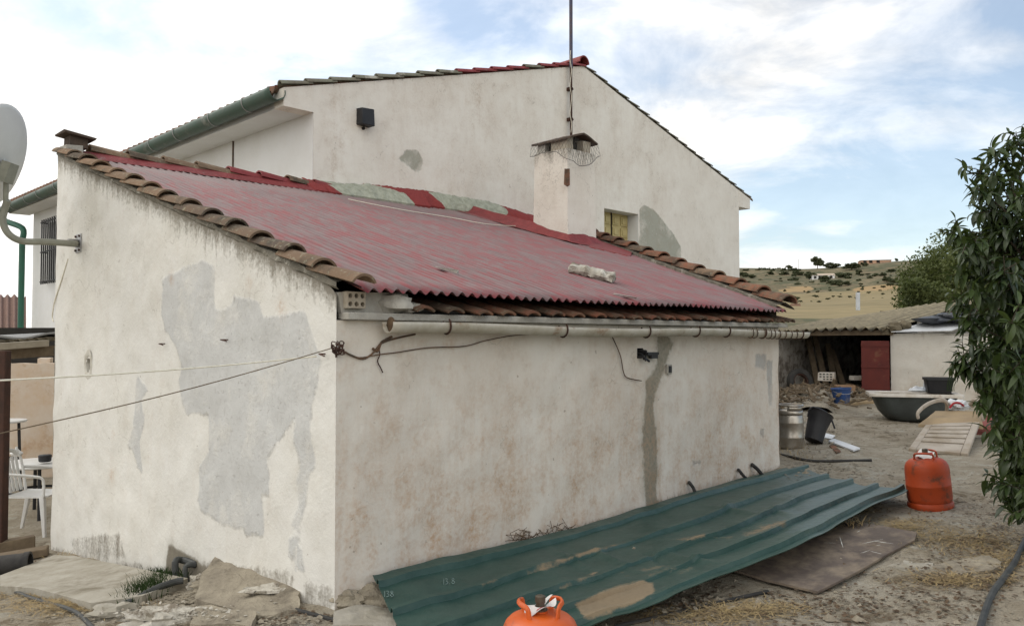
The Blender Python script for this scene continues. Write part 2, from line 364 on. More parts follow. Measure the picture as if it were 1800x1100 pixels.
        if bevel:
            b = o.modifiers.new('b', 'BEVEL'); b.width = bevel; b.segments = 2; b.limit_method = 'ANGLE'; b.angle_limit = rad(40)
        return o
def world(o):
    m = Matrix.LocRotScale(o.location, o.rotation_euler, o.scale)
    return world(o.parent) @ m if o.parent else m
def tag(o, label=None, cat=None, group=None, kind=None):
    if label: o['label'] = label
    if cat: o['category'] = cat
    if group: o['group'] = group
    if kind: o['kind'] = kind
    return o
def thing(name, label, cat, loc=(0, 0, 0), rz=0, group=None):
    o = bpy.data.objects.new(name, None); COL.objects.link(o); o.empty_display_size = .1
    o.location = loc; o.rotation_euler = (0, 0, rz); return tag(o, label, cat, group)
def copy_tree(o, parent=None):
    c = o.copy(); COL.objects.link(c); c.parent = parent
    for ch in list(o.children): copy_tree(ch, c)
    return c
def catmull(pts, k=6):
    pts = [Vector(p) for p in pts]; out = []
    for i in range(len(pts) - 1):
        p0 = pts[max(i - 1, 0)]; p1 = pts[i]; p2 = pts[i + 1]; p3 = pts[min(i + 2, len(pts) - 1)]
        for j in range(k):
            t = j / k
            out.append(.5 * ((2 * p1) + (p2 - p0) * t + (2 * p0 - 5 * p1 + 4 * p2 - p3) * t * t + (3 * p1 - p0 - 3 * p2 + p3) * t ** 3))
    return out + [pts[-1]]
def sdf(pts, poly):      # + inside
    poly = np.asarray(poly, float); d = np.full(len(pts), 1e9); ins = np.zeros(len(pts), bool); n = len(poly)
    for i in range(n):
        a = poly[i]; b = poly[(i + 1) % n]; ab = b - a
        t = np.clip(((pts - a) @ ab) / max(ab @ ab, 1e-12), 0, 1)
        d = np.minimum(d, np.hypot(*(pts - a - t[:, None] * ab).T))
        c = ((a[1] > pts[:, 1]) != (b[1] > pts[:, 1]))
        with np.errstate(divide='ignore', invalid='ignore'):
            x = (b[0] - a[0]) * (pts[:, 1] - a[1]) / (b[1] - a[1]) + a[0]
        ins ^= c & (pts[:, 0] < x)
    return np.where(ins, d, -d)
# ---------------------------------------------------------------- ground heights
gp = [(-.91, 4.2, -1.385), (2.45, 7.56, -1.165), (.7, 5.8, -1.27), (-4.15, 7.44, -1.93), (-2.5, 5.8, -1.65), (3.06, 6.0, -1.21), (.11, 3.27, -1.44), (0, 0, -1.5), (-2.7, 4.4, -1.60),
      (-5, 8, -2.02), (-5.2, 8.8, -2.08), (-7, 14, -2.05), (2.4, 3.6, -1.27), (3.0, 8.7, -1.13), (5.8, 11.2, -1.10), (6, 15, -.97), (9, 14, -.98), (4.5, 18, -.95), (5, 5, -1.15), (-3, 0, -1.75), (5, 0, -1.35),
      (8, 8, -1.0), (0, -5, -1.5), (-8, 6, -2.1), (12, 20, -.9), (-10, 20, -2.2), (0, 14, -1.2)]
gp = np.array(gp); Xc, Zc = gp[:, :2], gp[:, 2] + CZ
K = np.hypot(Xc[:, None, 0] - Xc[None, :, 0], Xc[:, None, 1] - Xc[None, :, 1])
Pm = np.c_[np.ones(len(gp)), Xc]; n_ = len(gp)
A_ = np.zeros((n_ + 3, n_ + 3)); A_[:n_, :n_] = K + 0 * np.eye(n_); A_[:n_, n_:] = Pm; A_[n_:, :n_] = Pm.T
sol = np.linalg.solve(A_, np.r_[Zc, 0, 0, 0]); wts, aff = sol[:n_], sol[n_:]
def gz_np(x, y):
    x = np.asarray(x, float); y = np.asarray(y, float); xx = np.clip(x, -12, 14); yy = np.clip(y, -6, 22)
    z = aff[0] + aff[1] * xx + aff[2] * yy
    for i in range(n_): z = z + wts[i] * np.hypot(xx - Xc[i, 0], yy - Xc[i, 1])
    return z
def hill_np(x, y):
    r = np.hypot(x, y); az = np.degrees(np.arctan2(x, y))
    ty = np.array([0, 24, 60, 110, 150, 220, 300, 380, 450, 520, 700, 1200, 4000])
    tz = np.array([0, 0, -2.4, .8, 3.8, 9.2, 17.5, 27.5, 37.5, 38.5, 34, 20, 0])
    k = 1 + .0055 * (az - 17) + .03 * np.sin(az * .55)
    front = np.clip((az + 35) / 30, 0, 1) * np.clip((75 - az) / 20, 0, 1)
    return np.interp(r, ty, tz) * np.clip(k, .3, 1.5) * np.where(np.interp(r, ty, tz) > 0, front * .97 + .03, 1)
def gz(x, y):
    return float(height(np.array([x]), np.array([y]))[0])
def height(x, y):
    r = np.hypot(x, y); w = np.clip((r - 18) / 12, 0, 1); w = w * w * (3 - 2 * w)
    base = gz_np(x, y)
    micro = .022 * np.sin(x * 2.3 + 1.7 * np.sin(y * 1.9)) * np.sin(y * 2.9 + x) + .010 * np.sin(x * 9 + y * 5) * np.sin(y * 8.3 - x * 3)
    # keep flat along the walls
    return base * (1 - w) + w * (.35) + hill_np(x, y) + micro * (1 - w)
TS_ = np.concatenate([np.arange(1.2, 30, .25), np.arange(30, 80, 2)])
def G(px, py):    # photo pixel on the ground
    d = ray(px, py); z = height(d.x * TS_, d.y * TS_); below = np.nonzero(CZ + d.z * TS_ < z)[0]
    if len(below) == 0: t = 80.
    else:
        i = below[0]
        if i == 0: t = TS_[0]
        else:
            a, b = TS_[i - 1], TS_[i]
            for _ in range(3):
                tt = np.linspace(a, b, 9); k = np.nonzero(CZ + d.z * tt < height(d.x * tt, d.y * tt))[0]; k = max(1, int(k[0])) if len(k) else 8; a, b = tt[k - 1], tt[k]
            t = b
    q = CAM + d * float(t); q.z = gz(q.x, q.y); return q
#__PART2__
# ================================================================ GROUND (one sheet to the horizon)
def far_bushes_poly(): return None
def build_ground():
    az = np.radians(np.r_[np.arange(-48, 50, .42), np.arange(50, 312, 6.)]); na = len(az)
    rr = [.35]
    while rr[-1] < 4000: rr.append(rr[-1] * (1.020 if rr[-1] < 30 else 1.026) )
    rr = np.array(rr); nr = len(rr)
    A, B = np.meshgrid(az, rr); x = B * np.sin(A); y = B * np.cos(A); z = height(x, y)
    # rough far relief
    m = B > 90
    z = z + m * (1.2 * np.sin(x * .031 + 2 * np.sin(y * .017)) * np.sin(y * .043) * np.clip((B - 90) / 120, 0, 1))
    vs = np.c_[x.ravel(), y.ravel(), z.ravel()]
    idx = np.arange(nr * na).reshape(nr, na)
    a = idx[:-1]; b = idx[1:]
    f = np.stack([a, np.roll(a, -1, 1), np.roll(b, -1, 1), b], -1).reshape(-1, 4)[:, ::-1]
    me = bpy.data.meshes.new('ground'); me.from_pydata(vs.tolist(), [], f.tolist()); me.update()
    # crops and ploughed land, as areas of the hillside
    d = vs - np.array([0, 0, CZ]); dep = d[:, 1] * math.cos(PIT) + d[:, 2] * math.sin(PIT)
    ok = dep > 60
    dd = np.where(ok, dep, 1)
    px = 900 + F * d[:, 0] / dd; py = 550 - F * (-d[:, 1] * math.sin(PIT) + d[:, 2] * math.cos(PIT)) / dd
    pp = np.c_[px, py]
    f1 = np.maximum(sdf(pp, [(1362, 509), (1395, 504), (1424, 503), (1432, 508), (1420, 513), (1380, 516)]), sdf(pp, [(1495, 509), (1530, 502), (1580, 500), (1600, 506), (1560, 509), (1510, 513)]))
    f2 = sdf(pp, [(1340, 519), (1420, 515), (1600, 505), (1750, 500), (1750, 560), (1340, 560)])
    for nm, v in (('ochre', np.where(ok, f1 / 6, -1)), ('field', np.where(ok, f2 / 10, -1))):
        at = me.attributes.new(nm, 'FLOAT', 'POINT'); at.data.foreach_set('value', np.clip(v, -1, 1).astype(np.float32))
    # trodden cement apron by the shed and the dry-grass corners of the yard
    yard = np.zeros(len(vs))
    me.polygons.foreach_set('use_smooth', [True] * len(me.polygons))
    m_, nt, bs = newmat('dry_ground')
    v = coords(nt); n1 = noise(nt, v, .9, 7, .65); n2 = noise(nt, v, 5, 7, .7); n3 = noise(nt, v, 28, 5, .75); n4 = noise(nt, v, 2.2, 6, .7, .6); n5 = noise(nt, v, 95, 3, .7)
    c = mixc(nt, ramp(nt, n1, [(.38, 0), (.62, 1)]), (.345, .30, .23), (.41, .37, .295))
    c = mixc(nt, ramp(nt, n2, [(.42, 0), (.66, .80)]), c, (.25, .21, .15))
    c = mixc(nt, ramp(nt, n4, [(.57, 0), (.60, .75)]), c, (.42, .395, .33))
    c = mixc(nt, ramp(nt, n4, [(.36, .75), (.42, 0)]), c, (.15, .115, .07))
    c = mixc(nt, ramp(nt, n3, [(.58, 0), (.66, .7)]), c, (.12, .095, .07))
    c = mixc(nt, ramp(nt, n3, [(.34, .55), (.40, 0)]), c, (.46, .43, .36))
    c = mixc(nt, ramp(nt, n5, [(.62, 0), (.68, .6)]), c, (.09, .07, .05))
    # far land
    h1 = noise(nt, v, .035, 6, .65); h2 = noise(nt, v, .14, 6, .75)
    hc = mixc(nt, ramp(nt, h1, [(.4, 0), (.62, 1)]), (.175, .14, .085), (.235, .19, .115))
    hc = mixc(nt, ramp(nt, h2, [(.44, 0), (.53, .9)]), hc, (.085, .09, .05))
    fc = mixc(nt, ramp(nt, noise(nt, coords(nt, (.05, .5, .5)), 1, 5, .7), [(.4, 0), (.62, 1)]), (.33, .26, .14), (.205, .17, .095))
    hc = mixc(nt, ramp(nt, math_(nt, 'ADD', math_(nt, 'MULTIPLY', attr(nt, 'field'), .5), .5), [(.49, 0), (.53, .9)]), hc, fc)
    oc = math_(nt, 'ADD', math_(nt, 'ADD', math_(nt, 'MULTIPLY', attr(nt, 'ochre'), .5), .5), math_(nt, 'MULTIPLY', math_(nt, 'SUBTRACT', h2, .5), 1.3))
    hc = mixc(nt, ramp(nt, oc, [(.48, 0), (.56, .9)]), hc, (.36, .25, .13))
    geo = nt.nodes.new('ShaderNodeNewGeometry'); ln = nt.nodes.new('ShaderNodeVectorMath'); ln.operation = 'LENGTH'; nt.links.new(geo.outputs['Position'], ln.inputs[0])
    fr = ramp(nt, math_(nt, 'DIVIDE', ln.outputs['Value'], 100), [(.25, 0), (.45, 1)])
    c = mixc(nt, fr, c, hc)
    bk = math_(nt, 'SUBTRACT', 1, fr)
    b1 = math_(nt, 'MULTIPLY', n2, bk); b2 = math_(nt, 'MULTIPLY', n3, bk); b4 = math_(nt, 'MULTIPLY', n4, bk); b5 = math_(nt, 'MULTIPLY', n5, bk)
    finish(nt, bs, c, .95, [(b1, .8, .06), (b4, .5, .04), (b2, .9, .022), (b5, .8, .008)], spec=.12)
    me.materials.append(m_)
    o = bpy.data.objects.new('ground', me); COL.objects.link(o); tag(o, kind='structure')
build_ground()
# ================================================================ LEAN-TO OUTBUILDING
GAB_T = 4.60
n1v = -E2; n_left = -E1
pe = PL(655, 509, W(0, -.12, 0), n1v); ZE = pe.z
pt_ = PL(150, 277, W(0, 4.5, 0), n1v)
SL = (pt_.z - ZE) / 4.62
def roofz(t): return ZE + SL * (t + .12)
RN = (EZ - E2 * SL).normalized()
def PR(px, py, off=0.0): return PL(px, py, W(0, -.12, ZE + off), RN)
sB, tB = ST(PR(1386, 547)); sM, tM = ST(PR(1066, 430))
def rake_s(t): return sB + (sM - sB) * (t - tB) / (tM - tB)
S_END = 4.75
print('ZE', ZE, 'SL', SL, 'rake', sB, tB, sM, tM, rake_s(GAB_T))
shed = thing('lean_to', 'low whitewashed lean-to with a worn red corrugated roof in front of the gable house', 'outbuilding', (C0.x, C0.y, 0))
def Z1(x, y): return (80 + x / 2.5, 260 + y / 2.5)
def Z2(x, y): return (80 + x / 2.5, 660 + y / 2.5)
def Z3(x, y): return (580 + x / 2.2, 560 + y / 2.2)
def Z4(x, y): return (480 + x / 2.093, 100 + y / 2.093)
def on_wall(pts, p0, n, ax):
    out = []
    for x, y in pts:
        q = PL(x, y, p0, n) - C0; out.append((q.dot(ax), q.z))
    return out
def wall(name, pos, us, zs, top, holes, attrs, mat, parent, disp=.006, thick=None, nrm=None):
    """grid on a vertical plane; pos(u,z); top(u) clips; holes(u,z)->bool"""
    mb = MB(); nu, nz = len(us), len(zs); UU = np.array(us); ZZ = np.array(zs)
    pts = []
    for z in zs:
        for u in us:
            zz = min(z, top(u)); pts.append((u, zz))
    pts = np.array(pts)
    for u, z in pts:
        p = pos(u, z)
        if disp: p = p + nrm * (disp * min(1, max(0, (u - .01)) / .12) * (mn.noise(Vector((u * 1.3, z * 1.3, 3))) * 2 + mn.noise(Vector((u * 5, z * 5, 9)))))
        mb.v.append(p)
    for i in range(nz - 1):
        for j in range(nu - 1):
            a = i * nu + j
            if pts[a][1] >= top(us[j]) - 1e-6 and pts[a + 1][1] >= top(us[j + 1]) - 1e-6: continue
            cu = (us[j] + us[j + 1]) / 2; cz = (zs[i] + zs[i + 1]) / 2
            if holes and holes(cu, cz): continue
            mb.f.append((a, a + 1, a + nu + 1, a + nu))
    at = {k: f(pts) for k, f in attrs.items()}
    for k in ('patch', 'damp', 'rust', 'mild'):
        if k not in at: at[k] = np.full(len(pts), -.5 if k in ('patch', 'damp') else 0.)
    return mb.build(name, mat, parent, ang=60, attrs=at)
# ---- left (side) wall
def ltop(t): return roofz(t) - .018 - .05 * math.exp(-max(t, 0) / .06)
lw = lambda pts: on_wall(pts, C0, n_left, E2)
big = lw([Z1(*p) for p in [(520, 620), (515, 580), (590, 535), (680, 490), (740, 520), (738, 700), (760, 715), (790, 712), (830, 650), (940, 680), (960, 740), (1060, 732), (1140, 720), (1170, 800), (1200, 880), (1215, 940), (1200, 1000)]] +
         [Z2(*p) for p in [(1200, 30), (1185, 80), (1165, 200), (1175, 320), (1190, 400), (1160, 430), (1150, 540), (1130, 620), (1105, 680), (1090, 650), (1110, 560), (1110, 460), (1125, 400), (1090, 290), (1100, 180), (1060, 230), (1020, 290), (975, 360), (975, 520), (945, 530), (955, 700), (880, 700), (860, 665), (780, 655), (690, 590), (675, 540), (680, 400), (720, 340), (710, 170), (620, 165), (600, 100), (590, 20)]] +
         [Z1(*p) for p in [(600, 960), (570, 870), (530, 800), (510, 720)]])
p2 = lw([Z2(*p) for p in [(400, 0), (445, 60), (415, 110), (430, 190), (410, 290), (420, 420), (400, 400), (385, 330), (350, 310), (380, 220), (390, 110), (395, 30)]])
p3 = lw([Z2(*p) for p in [(1070, 720), (1125, 690), (1110, 750), (1090, 800), (1070, 790)]]); p4 = lw([Z2(*p) for p in [(1115, 755), (1140, 755), (1145, 850), (1108, 855)]])
ml = [lw([Z2(*p) for p in q]) for q in ([(110, 720), (330, 700), (345, 790), (250, 800), (130, 770)], [(320, 840), (420, 830), (450, 900), (330, 900)], [(1150, 920), (1265, 940), (1262, 1065), (1170, 1040)], [(560, 820), (700, 830), (680, 900), (600, 890)], [(30, 760), (180, 790), (160, 830), (30, 800)], [(700, 830), (1100, 870), (1090, 920), (700, 860)])]
brk = lw([Z2(*p) for p in [(540, 738), (600, 770), (690, 825), (730, 850), (690, 960), (560, 960), (520, 870)]])
def l_patch(p): return np.clip(np.maximum.reduce([sdf(p, q) for q in (big, p2, p3, p4)]), -.4, .4)
def l_mild(p):
    top = np.array([ltop(u) for u in p[:, 0]]); d = top - p[:, 1]
    m = .66 * np.exp(-d / .16) + .26 * np.exp(-d / .5)
    for q in ml: m = np.maximum(m, .62 * np.clip(1 + sdf(p, q) / .08, 0, 1))
    tt_ = np.linspace(0, 4.6, 40); gg_ = np.interp(p[:, 0], tt_, [gz(*(W(-.02, t, 0)).xy) for t in tt_])
    m = np.maximum(m, .50 * np.exp(-np.clip(p[:, 1] - gg_, 0, 9) / .055)); m = np.maximum(m, .95 * np.clip(.6 + sdf(p, brk) / .05, 0, 1))
    return m
rs = lw([Z2(290, 440), Z2(300, 255), Z2(450, 370), Z1(560, 575), Z1(1040, 705), Z1(900, 590)])
def l_rust(p):
    m = np.zeros(len(p))
    for (u, z), w in zip(rs, (.07, .04, .05, .06, .07, .05)): m = np.maximum(m, np.exp(-((p[:, 0] - u) ** 2 + (p[:, 1] - z) ** 2) / w ** 2 * 2))
    return m * .9
hol = lw([(155, 641)])[0]
zlo = lambda t: -.10
us = list(np.arange(0, 4.591, .03)) + [4.61]; zs = list(np.arange(-.75, 3.15, .03))
dm = lambda p: np.clip(sdf(p, brk), -.4, .4)
wall('side_wall', lambda u, z: W(0, u, z), us, zs, ltop, lambda u, z: math.hypot(u - hol[0], z - hol[1]) < .062, {'patch': l_patch, 'mild': l_mild, 'rust': l_rust, 'damp': dm}, MAT['left'], shed, .010, nrm=n_left)
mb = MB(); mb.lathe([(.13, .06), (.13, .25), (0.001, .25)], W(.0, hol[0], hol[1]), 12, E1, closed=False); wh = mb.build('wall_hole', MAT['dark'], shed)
mb = MB(); mb.sheet([[W(dx + .004 * mn.noise(Vector((a * 2, dx * 50, 0))) - .006, hol[0] + math.cos(a) * rr * (1 + .22 * mn.noise(Vector((math.cos(a) * 2, math.sin(a) * 2, 5)))), hol[1] + math.sin(a) * rr * 1.25 * (1 + .22 * mn.noise(Vector((math.cos(a) * 2, math.sin(a) * 2, 5))))) for a in np.linspace(0, 2 * math.pi, 33)] for rr, dx in ((.052, .07), (.055, .03), (.060, .006), (.078, -.002), (.100, .004))]); mb.build('hole_rim', MAT['rimplaster'], wh)
# ---- front wall
WT = CZ + .092
fw = lambda pts: on_wall(pts, C0, n1v, E1)
damp = fw([Z3(*p) for p in [(1272, 60), (1300, 55), (1322, 100), (1310, 150), (1290, 200), (1262, 270), (1248, 340), (1262, 440), (1266, 560), (1258, 640), (1268, 790), (1222, 790), (1217, 600), (1214, 450), (1222, 340), (1230, 240), (1268, 190)]])
fr_p = [fw([Z3(*p) for p in q]) for q in ([(1645, 130), (1690, 140), (1685, 200), (1640, 190)], [(1690, 160), (1715, 160), (1712, 340), (1695, 350)], [(1660, 420), (1680, 420), (1675, 460), (1660, 455)], [(1395, 545), (1440, 550), (1430, 575), (1400, 570)])]
def f_rust(p):
    m = .18 + .50 * np.clip((1.25 - p[:, 1]) / .8, 0, 1)
    L = [((430, 710), .30, .10, .95), ((210, 650), .10, .45, .5), ((175, 920), .07, .14, 1.1), ((462, 95), .05, .07, 1.0), ((625, 418), .05, .05, .8), ((660, 412), .03, .04, .7), ((595, 468), .025, .03, .9), ((1335, 580), .10, .08, .8), ((1530, 380), .05, .45, .8), ((1580, 560), .06, .3, .7), ((1640, 540), .06, .2, .9), ((1180, 480), .2, .35, .5), ((1040, 500), .14, .2, .35), ((820, 600), .5, .3, .4), ((90, 1000), .15, .25, .5), ((40, 500), .03, .5, .7), ((1720, 600), .1, .2, .6)]
    for c, a, b, k in L:
        u, z = fw([Z3(*c)])[0]; m = np.maximum(m, k * np.exp(-(((p[:, 0] - u) / a) ** 2 + ((p[:, 1] - z) / b) ** 2)))
    return np.clip(m, 0, 1)
def f_mild(p):
    g = np.array([gz(*(W(u, -.02, 0)).xy) for u in np.linspace(0, S_END, 40)]); gg = np.interp(p[:, 0], np.linspace(0, S_END, 40), g)
    d = np.clip(p[:, 1] - gg, 0, 9)
    m = .42 * np.exp(-d / .05) + .20 * np.exp(-d / .22)
    m = np.maximum(m, .22 * np.exp(-(WT - p[:, 1]) / .10))
    u, z = fw([Z3(1700, 330)])[0]; m = np.maximum(m, .34 * np.exp(-(((p[:, 0] - u) / .12) ** 2 + ((p[:, 1] - z) / .5) ** 2)))
    return m
us = list(np.arange(0, S_END + .001, .025)); zs = list(np.arange(-.25, WT + .02, .025))
hx, hz = fw([Z3(1200, 135)])[0]
wall('front_wall', lambda u, z: W(u, 0, z), us, zs, lambda u: WT, lambda u, z: math.hypot(u - hx, (z - hz)) < .045, {'damp': lambda p: np.clip(sdf(p, damp) + .018, -.4, .4), 'patch': lambda p: np.clip(np.maximum.reduce([sdf(p, q) for q in fr_p]) - .01, -.4, .4), 'rust': f_rust, 'mild': f_mild}, MAT['front'], shed, .008, nrm=n1v)
mb = MB(); mb.lathe([(.07, 0), (.07, .2), (0.001, .2)], W(hx, .01, hz), 12, E2, closed=False); mb.build('wall_hole', MAT['dark'], shed)
# electrical remains in the hole
mb = MB()
for a in range(7):
    p0 = W(hx + R_.uniform(-.03, .05), .02, hz + R_.uniform(-.03, .03)); p1 = p0 - E2 * R_.uniform(.05, .08) + E1 * R_.uniform(-.03, .1) + EZ * R_.uniform(-.05, .04)
    mb.tube(catmull([p0, p0 - E2 * .05, p1], 4), R_.uniform(.005, .012), 6)
mb.box(W(hx + .09, -.03, hz + .0), .14, .05, .02, E1, E2, EZ); mb.box(W(hx + .12, -.03, hz - .02), .08, .03, .035, E1, E2, EZ)
mb.build('socket_remains', MAT['bakelite'], shed)
q = fw([Z3(1308, 195)])[0]; mb = MB(); mb.box(W(q[0], -.008, q[1]), .06, .016, .075, E1, E2, EZ); pl_ = mb.build('switch_plate', MAT['mortar'], shed, bevel=.003)
mb = MB(); mb.box(W(q[0], -.019, q[1]), .034, .008, .05, E1, E2, EZ); mb.build('switch_face', MAT['bakelite'], pl_)
# end wall, back wall, floor of the roof void
tE = GAB_T; mb = MB()
mb.sheet([[W(S_END, 0, -.3), W(rake_s(tE), tE, -.3)], [W(S_END, 0, WT), W(rake_s(tE), tE, roofz(tE) - .12)]]); 
mb.build('end_wall', MAT['peel'], shed)
mb = MB(); mb.sheet([[W(0, 4.61, -.9), W(2.7, 4.61, -.9)], [W(0, 4.61, roofz(4.6) - .04), W(2.7, 4.61, roofz(4.6) - .04)]]); mb.build('back_wall', MAT['mortar'], shed)
mb = MB(); g = [[W(s, t, roofz(t) - .13) for s in (.08, rake_s(t) - .05)] for t in np.linspace(.05, 4.58, 6)]; mb.sheet(g, .03); mb.build('roof_board', MAT['dark'], shed)  # coloured near-black so the gap under the eave reads as shade
# cornice course
mb = MB(); mb.box(W(2.42, -.012, WT + .022), 4.78, .10, .040, E1, E2, EZ, j=.002); mb.build('cornice', MAT['mortar'], shed, bevel=.006)
# corner build-up: mortar and hollow brick
mb = MB(); mb.box(W(.20, .05, WT + .095), .36, .10, .11, E1, E2, EZ, j=.01); mb.blob(W(.34, -.03, WT + .095), .10, .06, .05, 3, .35); mb.blob(W(.44, -.01, WT + .07), .08, .05, .04, 5, .4); mb.build('corner_mortar', MAT['mortar'], shed)
bz0, bz1 = fw([(619, 542)])[0][1], fw([(619, 513)])[0][1]; bs0, bs1 = fw([(604, 530)])[0][0], fw([(636, 530)])[0][0]
# brick end: front plate with six round holes
mb = MB(); bw, bh = bs1 - bs0, bz1 - bz0; tt = -.035
NR = 16
for r in range(2):
    for c in range(3):
        cx = bs0 + bw * (c + .5) / 3; cz = bz0 + bh * (r + .5) / 2; hw, hh = bw / 6, bh / 4; hr = min(hw, hh) * .68
        outer = []; inner = []
        for a in range(NR):
            th = 2 * math.pi * a / NR; ct, st_ = math.cos(th), math.sin(th); k = 1 / max(abs(ct), abs(st_))
            outer.append((cx + hw * ct * k, cz + hh * st_ * k)); inner.append((cx + hr * ct, cz + hr * st_))
        o = len(mb.v)
        mb.v += [W(u, tt, z) for u, z in outer] + [W(u, tt, z) for u, z in inner] + [W(u, tt + .08, z) for u, z in inner]
        for a in range(NR):
            b = (a + 1) % NR; mb.f += [(o + a, o + b, o + NR + b, o + NR + a), (o + NR + a, o + NR + b, o + 2 * NR + b, o + 2 * NR + a)]
cs = [(bs0, bz0), (bs1, bz0), (bs1, bz1), (bs0, bz1)]
for a in range(4):
    (u0, z0), (u1, z1) = cs[a], cs[(a + 1) % 4]; mb.add([W(u0, tt, z0), W(u1, tt, z1), W(u1, .05, z1), W(u0, .05, z0)], [(0, 1, 2, 3)])
hb = mb.build('hollow_brick', MAT['brick'], shed, smooth=False)
mb = MB(); mb.box(W((bs0 + bs1) / 2, .048, (bz0 + bz1) / 2), bw * .98, .004, bh * .98, E1, E2, EZ); mb.build('brick_hole_shade', MAT['dark'], hb)  # near-black plate painted as the shade inside the brick holes
# eave tiles
for k in range(21):
    s = .50 + k * .215 + R_.uniform(-.01, .01)
    if s > 4.95: break
    mb = MB(); z0 = WT + .052 + R_.uniform(-.004, .004); ln = .5
    mb.barrel(W(s, -.105 + R_.uniform(-.012, .012), z0 - .045), W(s, ln, z0 - .045 + ln * .26), EZ, .098 * R_.uniform(.88, 1.05), .098, .014, 84, 8)
    mb.build('eave_tile', MAT['tilerd'], shed)
# ---- red corrugated sheets
pitch = .076; s0 = .07; s1 = rake_s(GAB_T) + .02; nc = int((s1 - s0) / pitch * 8)
ss = np.linspace(s0, s1, nc + 1); NT = 30; mb = MB(); UV = []; CR = []
for i in range(NT + 1):
    for s in ss:
        j = int((s - s0) / .83); te = -.12 + [.0, .012, -.008, .006, .015, -.004, .01, 0, 0, 0, 0][min(j, 10)]
        if s > sB: te = max(te, tB + (s - sB) / ((sM - sB) / (tM - tB)))
        te = min(te, 4.50); t = te + (4.50 - te) * i / NT
        ph = math.cos(2 * math.pi * (s - s0) / pitch)
        z = roofz(t) + .0125 * ph + .010 * mn.noise(Vector((s * 1.1, t * .9, 0))) + .0025 * mn.noise(Vector((s * 6, t * 2, 4)))
        mb.v.append(W(s, t, z)); UV.append((s, t)); CR.append((ph + 1) / 2)
n = nc + 1
top_f = [(i * n + j, i * n + j + 1, (i + 1) * n + j + 1, (i + 1) * n + j) for i in range(NT) for j in range(nc)]
N = len(mb.v); mb.v += [v - EZ * .006 for v in mb.v]; UV += UV; CR += CR
mb.f = top_f + [tuple(i + N for i in f)[::-1] for f in top_f] + [(j + 1, j, j + N, j + 1 + N) for j in range(nc)]
mb.build('corrugated_roof', MAT['redsheet'], shed, attrs={'crest': CR}, uv=UV, ang=80)
# ---- rake tiles on the side wall
L = 5.05; nt_ = 14; ex = 4.72 / nt_
for k in range(nt_):
    t0 = -.20 + k * ex; t1 = t0 + .43; up = RN
    zz = lambda t: roofz(t) + .004
    if t0 > 4.25: break
    jit = R_.uniform(-.012, .012)
    lo = W(.022 + jit, t0, zz(t0) + .026 + R_.uniform(-.005, .005)); hi = W(.022 + R_.uniform(-.01, .01), t1, zz(t1) - .010)
    mb = MB(); js = R_.uniform(.93, 1.06); mb.barrel(lo, hi + E1 * R_.uniform(-.012, .012), up, .088 * js, .073 * js, .013, R_.uniform(120, 136)); mb.build('rake_tile', MAT['tile'], shed)
# mortar bed beneath them
mb = MB(); g = []
for t in np.linspace(-.02, 4.6, 70):
    row = []
    for k, (ds, dz) in enumerate(((.0, -.035), (-.020, -.022), (-.014, .006), (.05, .02), (.12, -.0))):
        w = .012 * mn.noise(Vector((t * 9, k * 1.3, 2)))
        row.append(W(ds + w, t, roofz(t) + dz + w))
    g.append(row)
mb.sheet(g); mb.build('rake_mortar', MAT['rakemortar'], shed)
# ---- tiles on the far rake
a0 = W(rake_s(-.14), -.14, 0); b0 = W(rake_s(GAB_T), GAB_T, 0); dr = (b0 - a0); Lr = dr.length; dr = dr / Lr
k = 0; x = -.02
while x < Lr - .35:
    pa = a0 + dr * x; pb = a0 + dr * (x + .44); ta, tb = ST(pa)[1], ST(pb)[1]
    pa.z = roofz(ta) + .085 + R_.uniform(-.006, .006); pb.z = roofz(tb) + .045
    mb = MB(); mb.barrel(pa, pb, RN, .098, .080, .014, 150); mb.build('rake_tile', MAT['tilerd'] if R_.random() < .75 else MAT['tile'], shed); x += .345
mb = MB(); g = []
for x in np.linspace(.03, Lr, 50):
    c = a0 + dr * x; t = ST(c)[1]; sd = dr.cross(EZ); row = []
    for kk, (ds, dz) in enumerate(((-.10, -.10), (-.10, .05), (0, .07), (.085, .03), (.10, -.0))):
        w = .014 * mn.noise(Vector((x * 8, kk * 1.7, 7))); q = c + sd * (ds + w); q.z = roofz(t) + dz + w; row.append(q)
    g.append(row)
mb.sheet(g); mb.build('rake_mortar', MAT['rakemortar'], shed)
# ---- tiles along the top edge beside the house corner
k = 0; s = .24
while s < 2.75:
    mb = MB(); z = roofz(4.55) + .03
    red = s > 1.0
    mb.barrel(W(s + .44, 4.55, z - .012), W(s, 4.55 + R_.uniform(-.01, .01), z + .022), EZ, .082, .098, .015, 150)
    mb.build('top_tile', MAT['redsolid'] if red and k % 3 else MAT['tile'], shed); s += .34; k += 1
mb = MB(); g = []
for s in np.linspace(0, 2.7, 50):
    row = []
    for kk, (t, dz) in enumerate(((4.36, .012), (4.43, .045), (4.48, .06))):
        w = .02 * mn.noise(Vector((s * 5, kk, 1))); row.append(W(s, t + w * 1.5, roofz(t) + dz + w * .6))
    g.append(row)
mb.sheet(g); mb.build('top_mortar', MAT['redsolid'], shed)
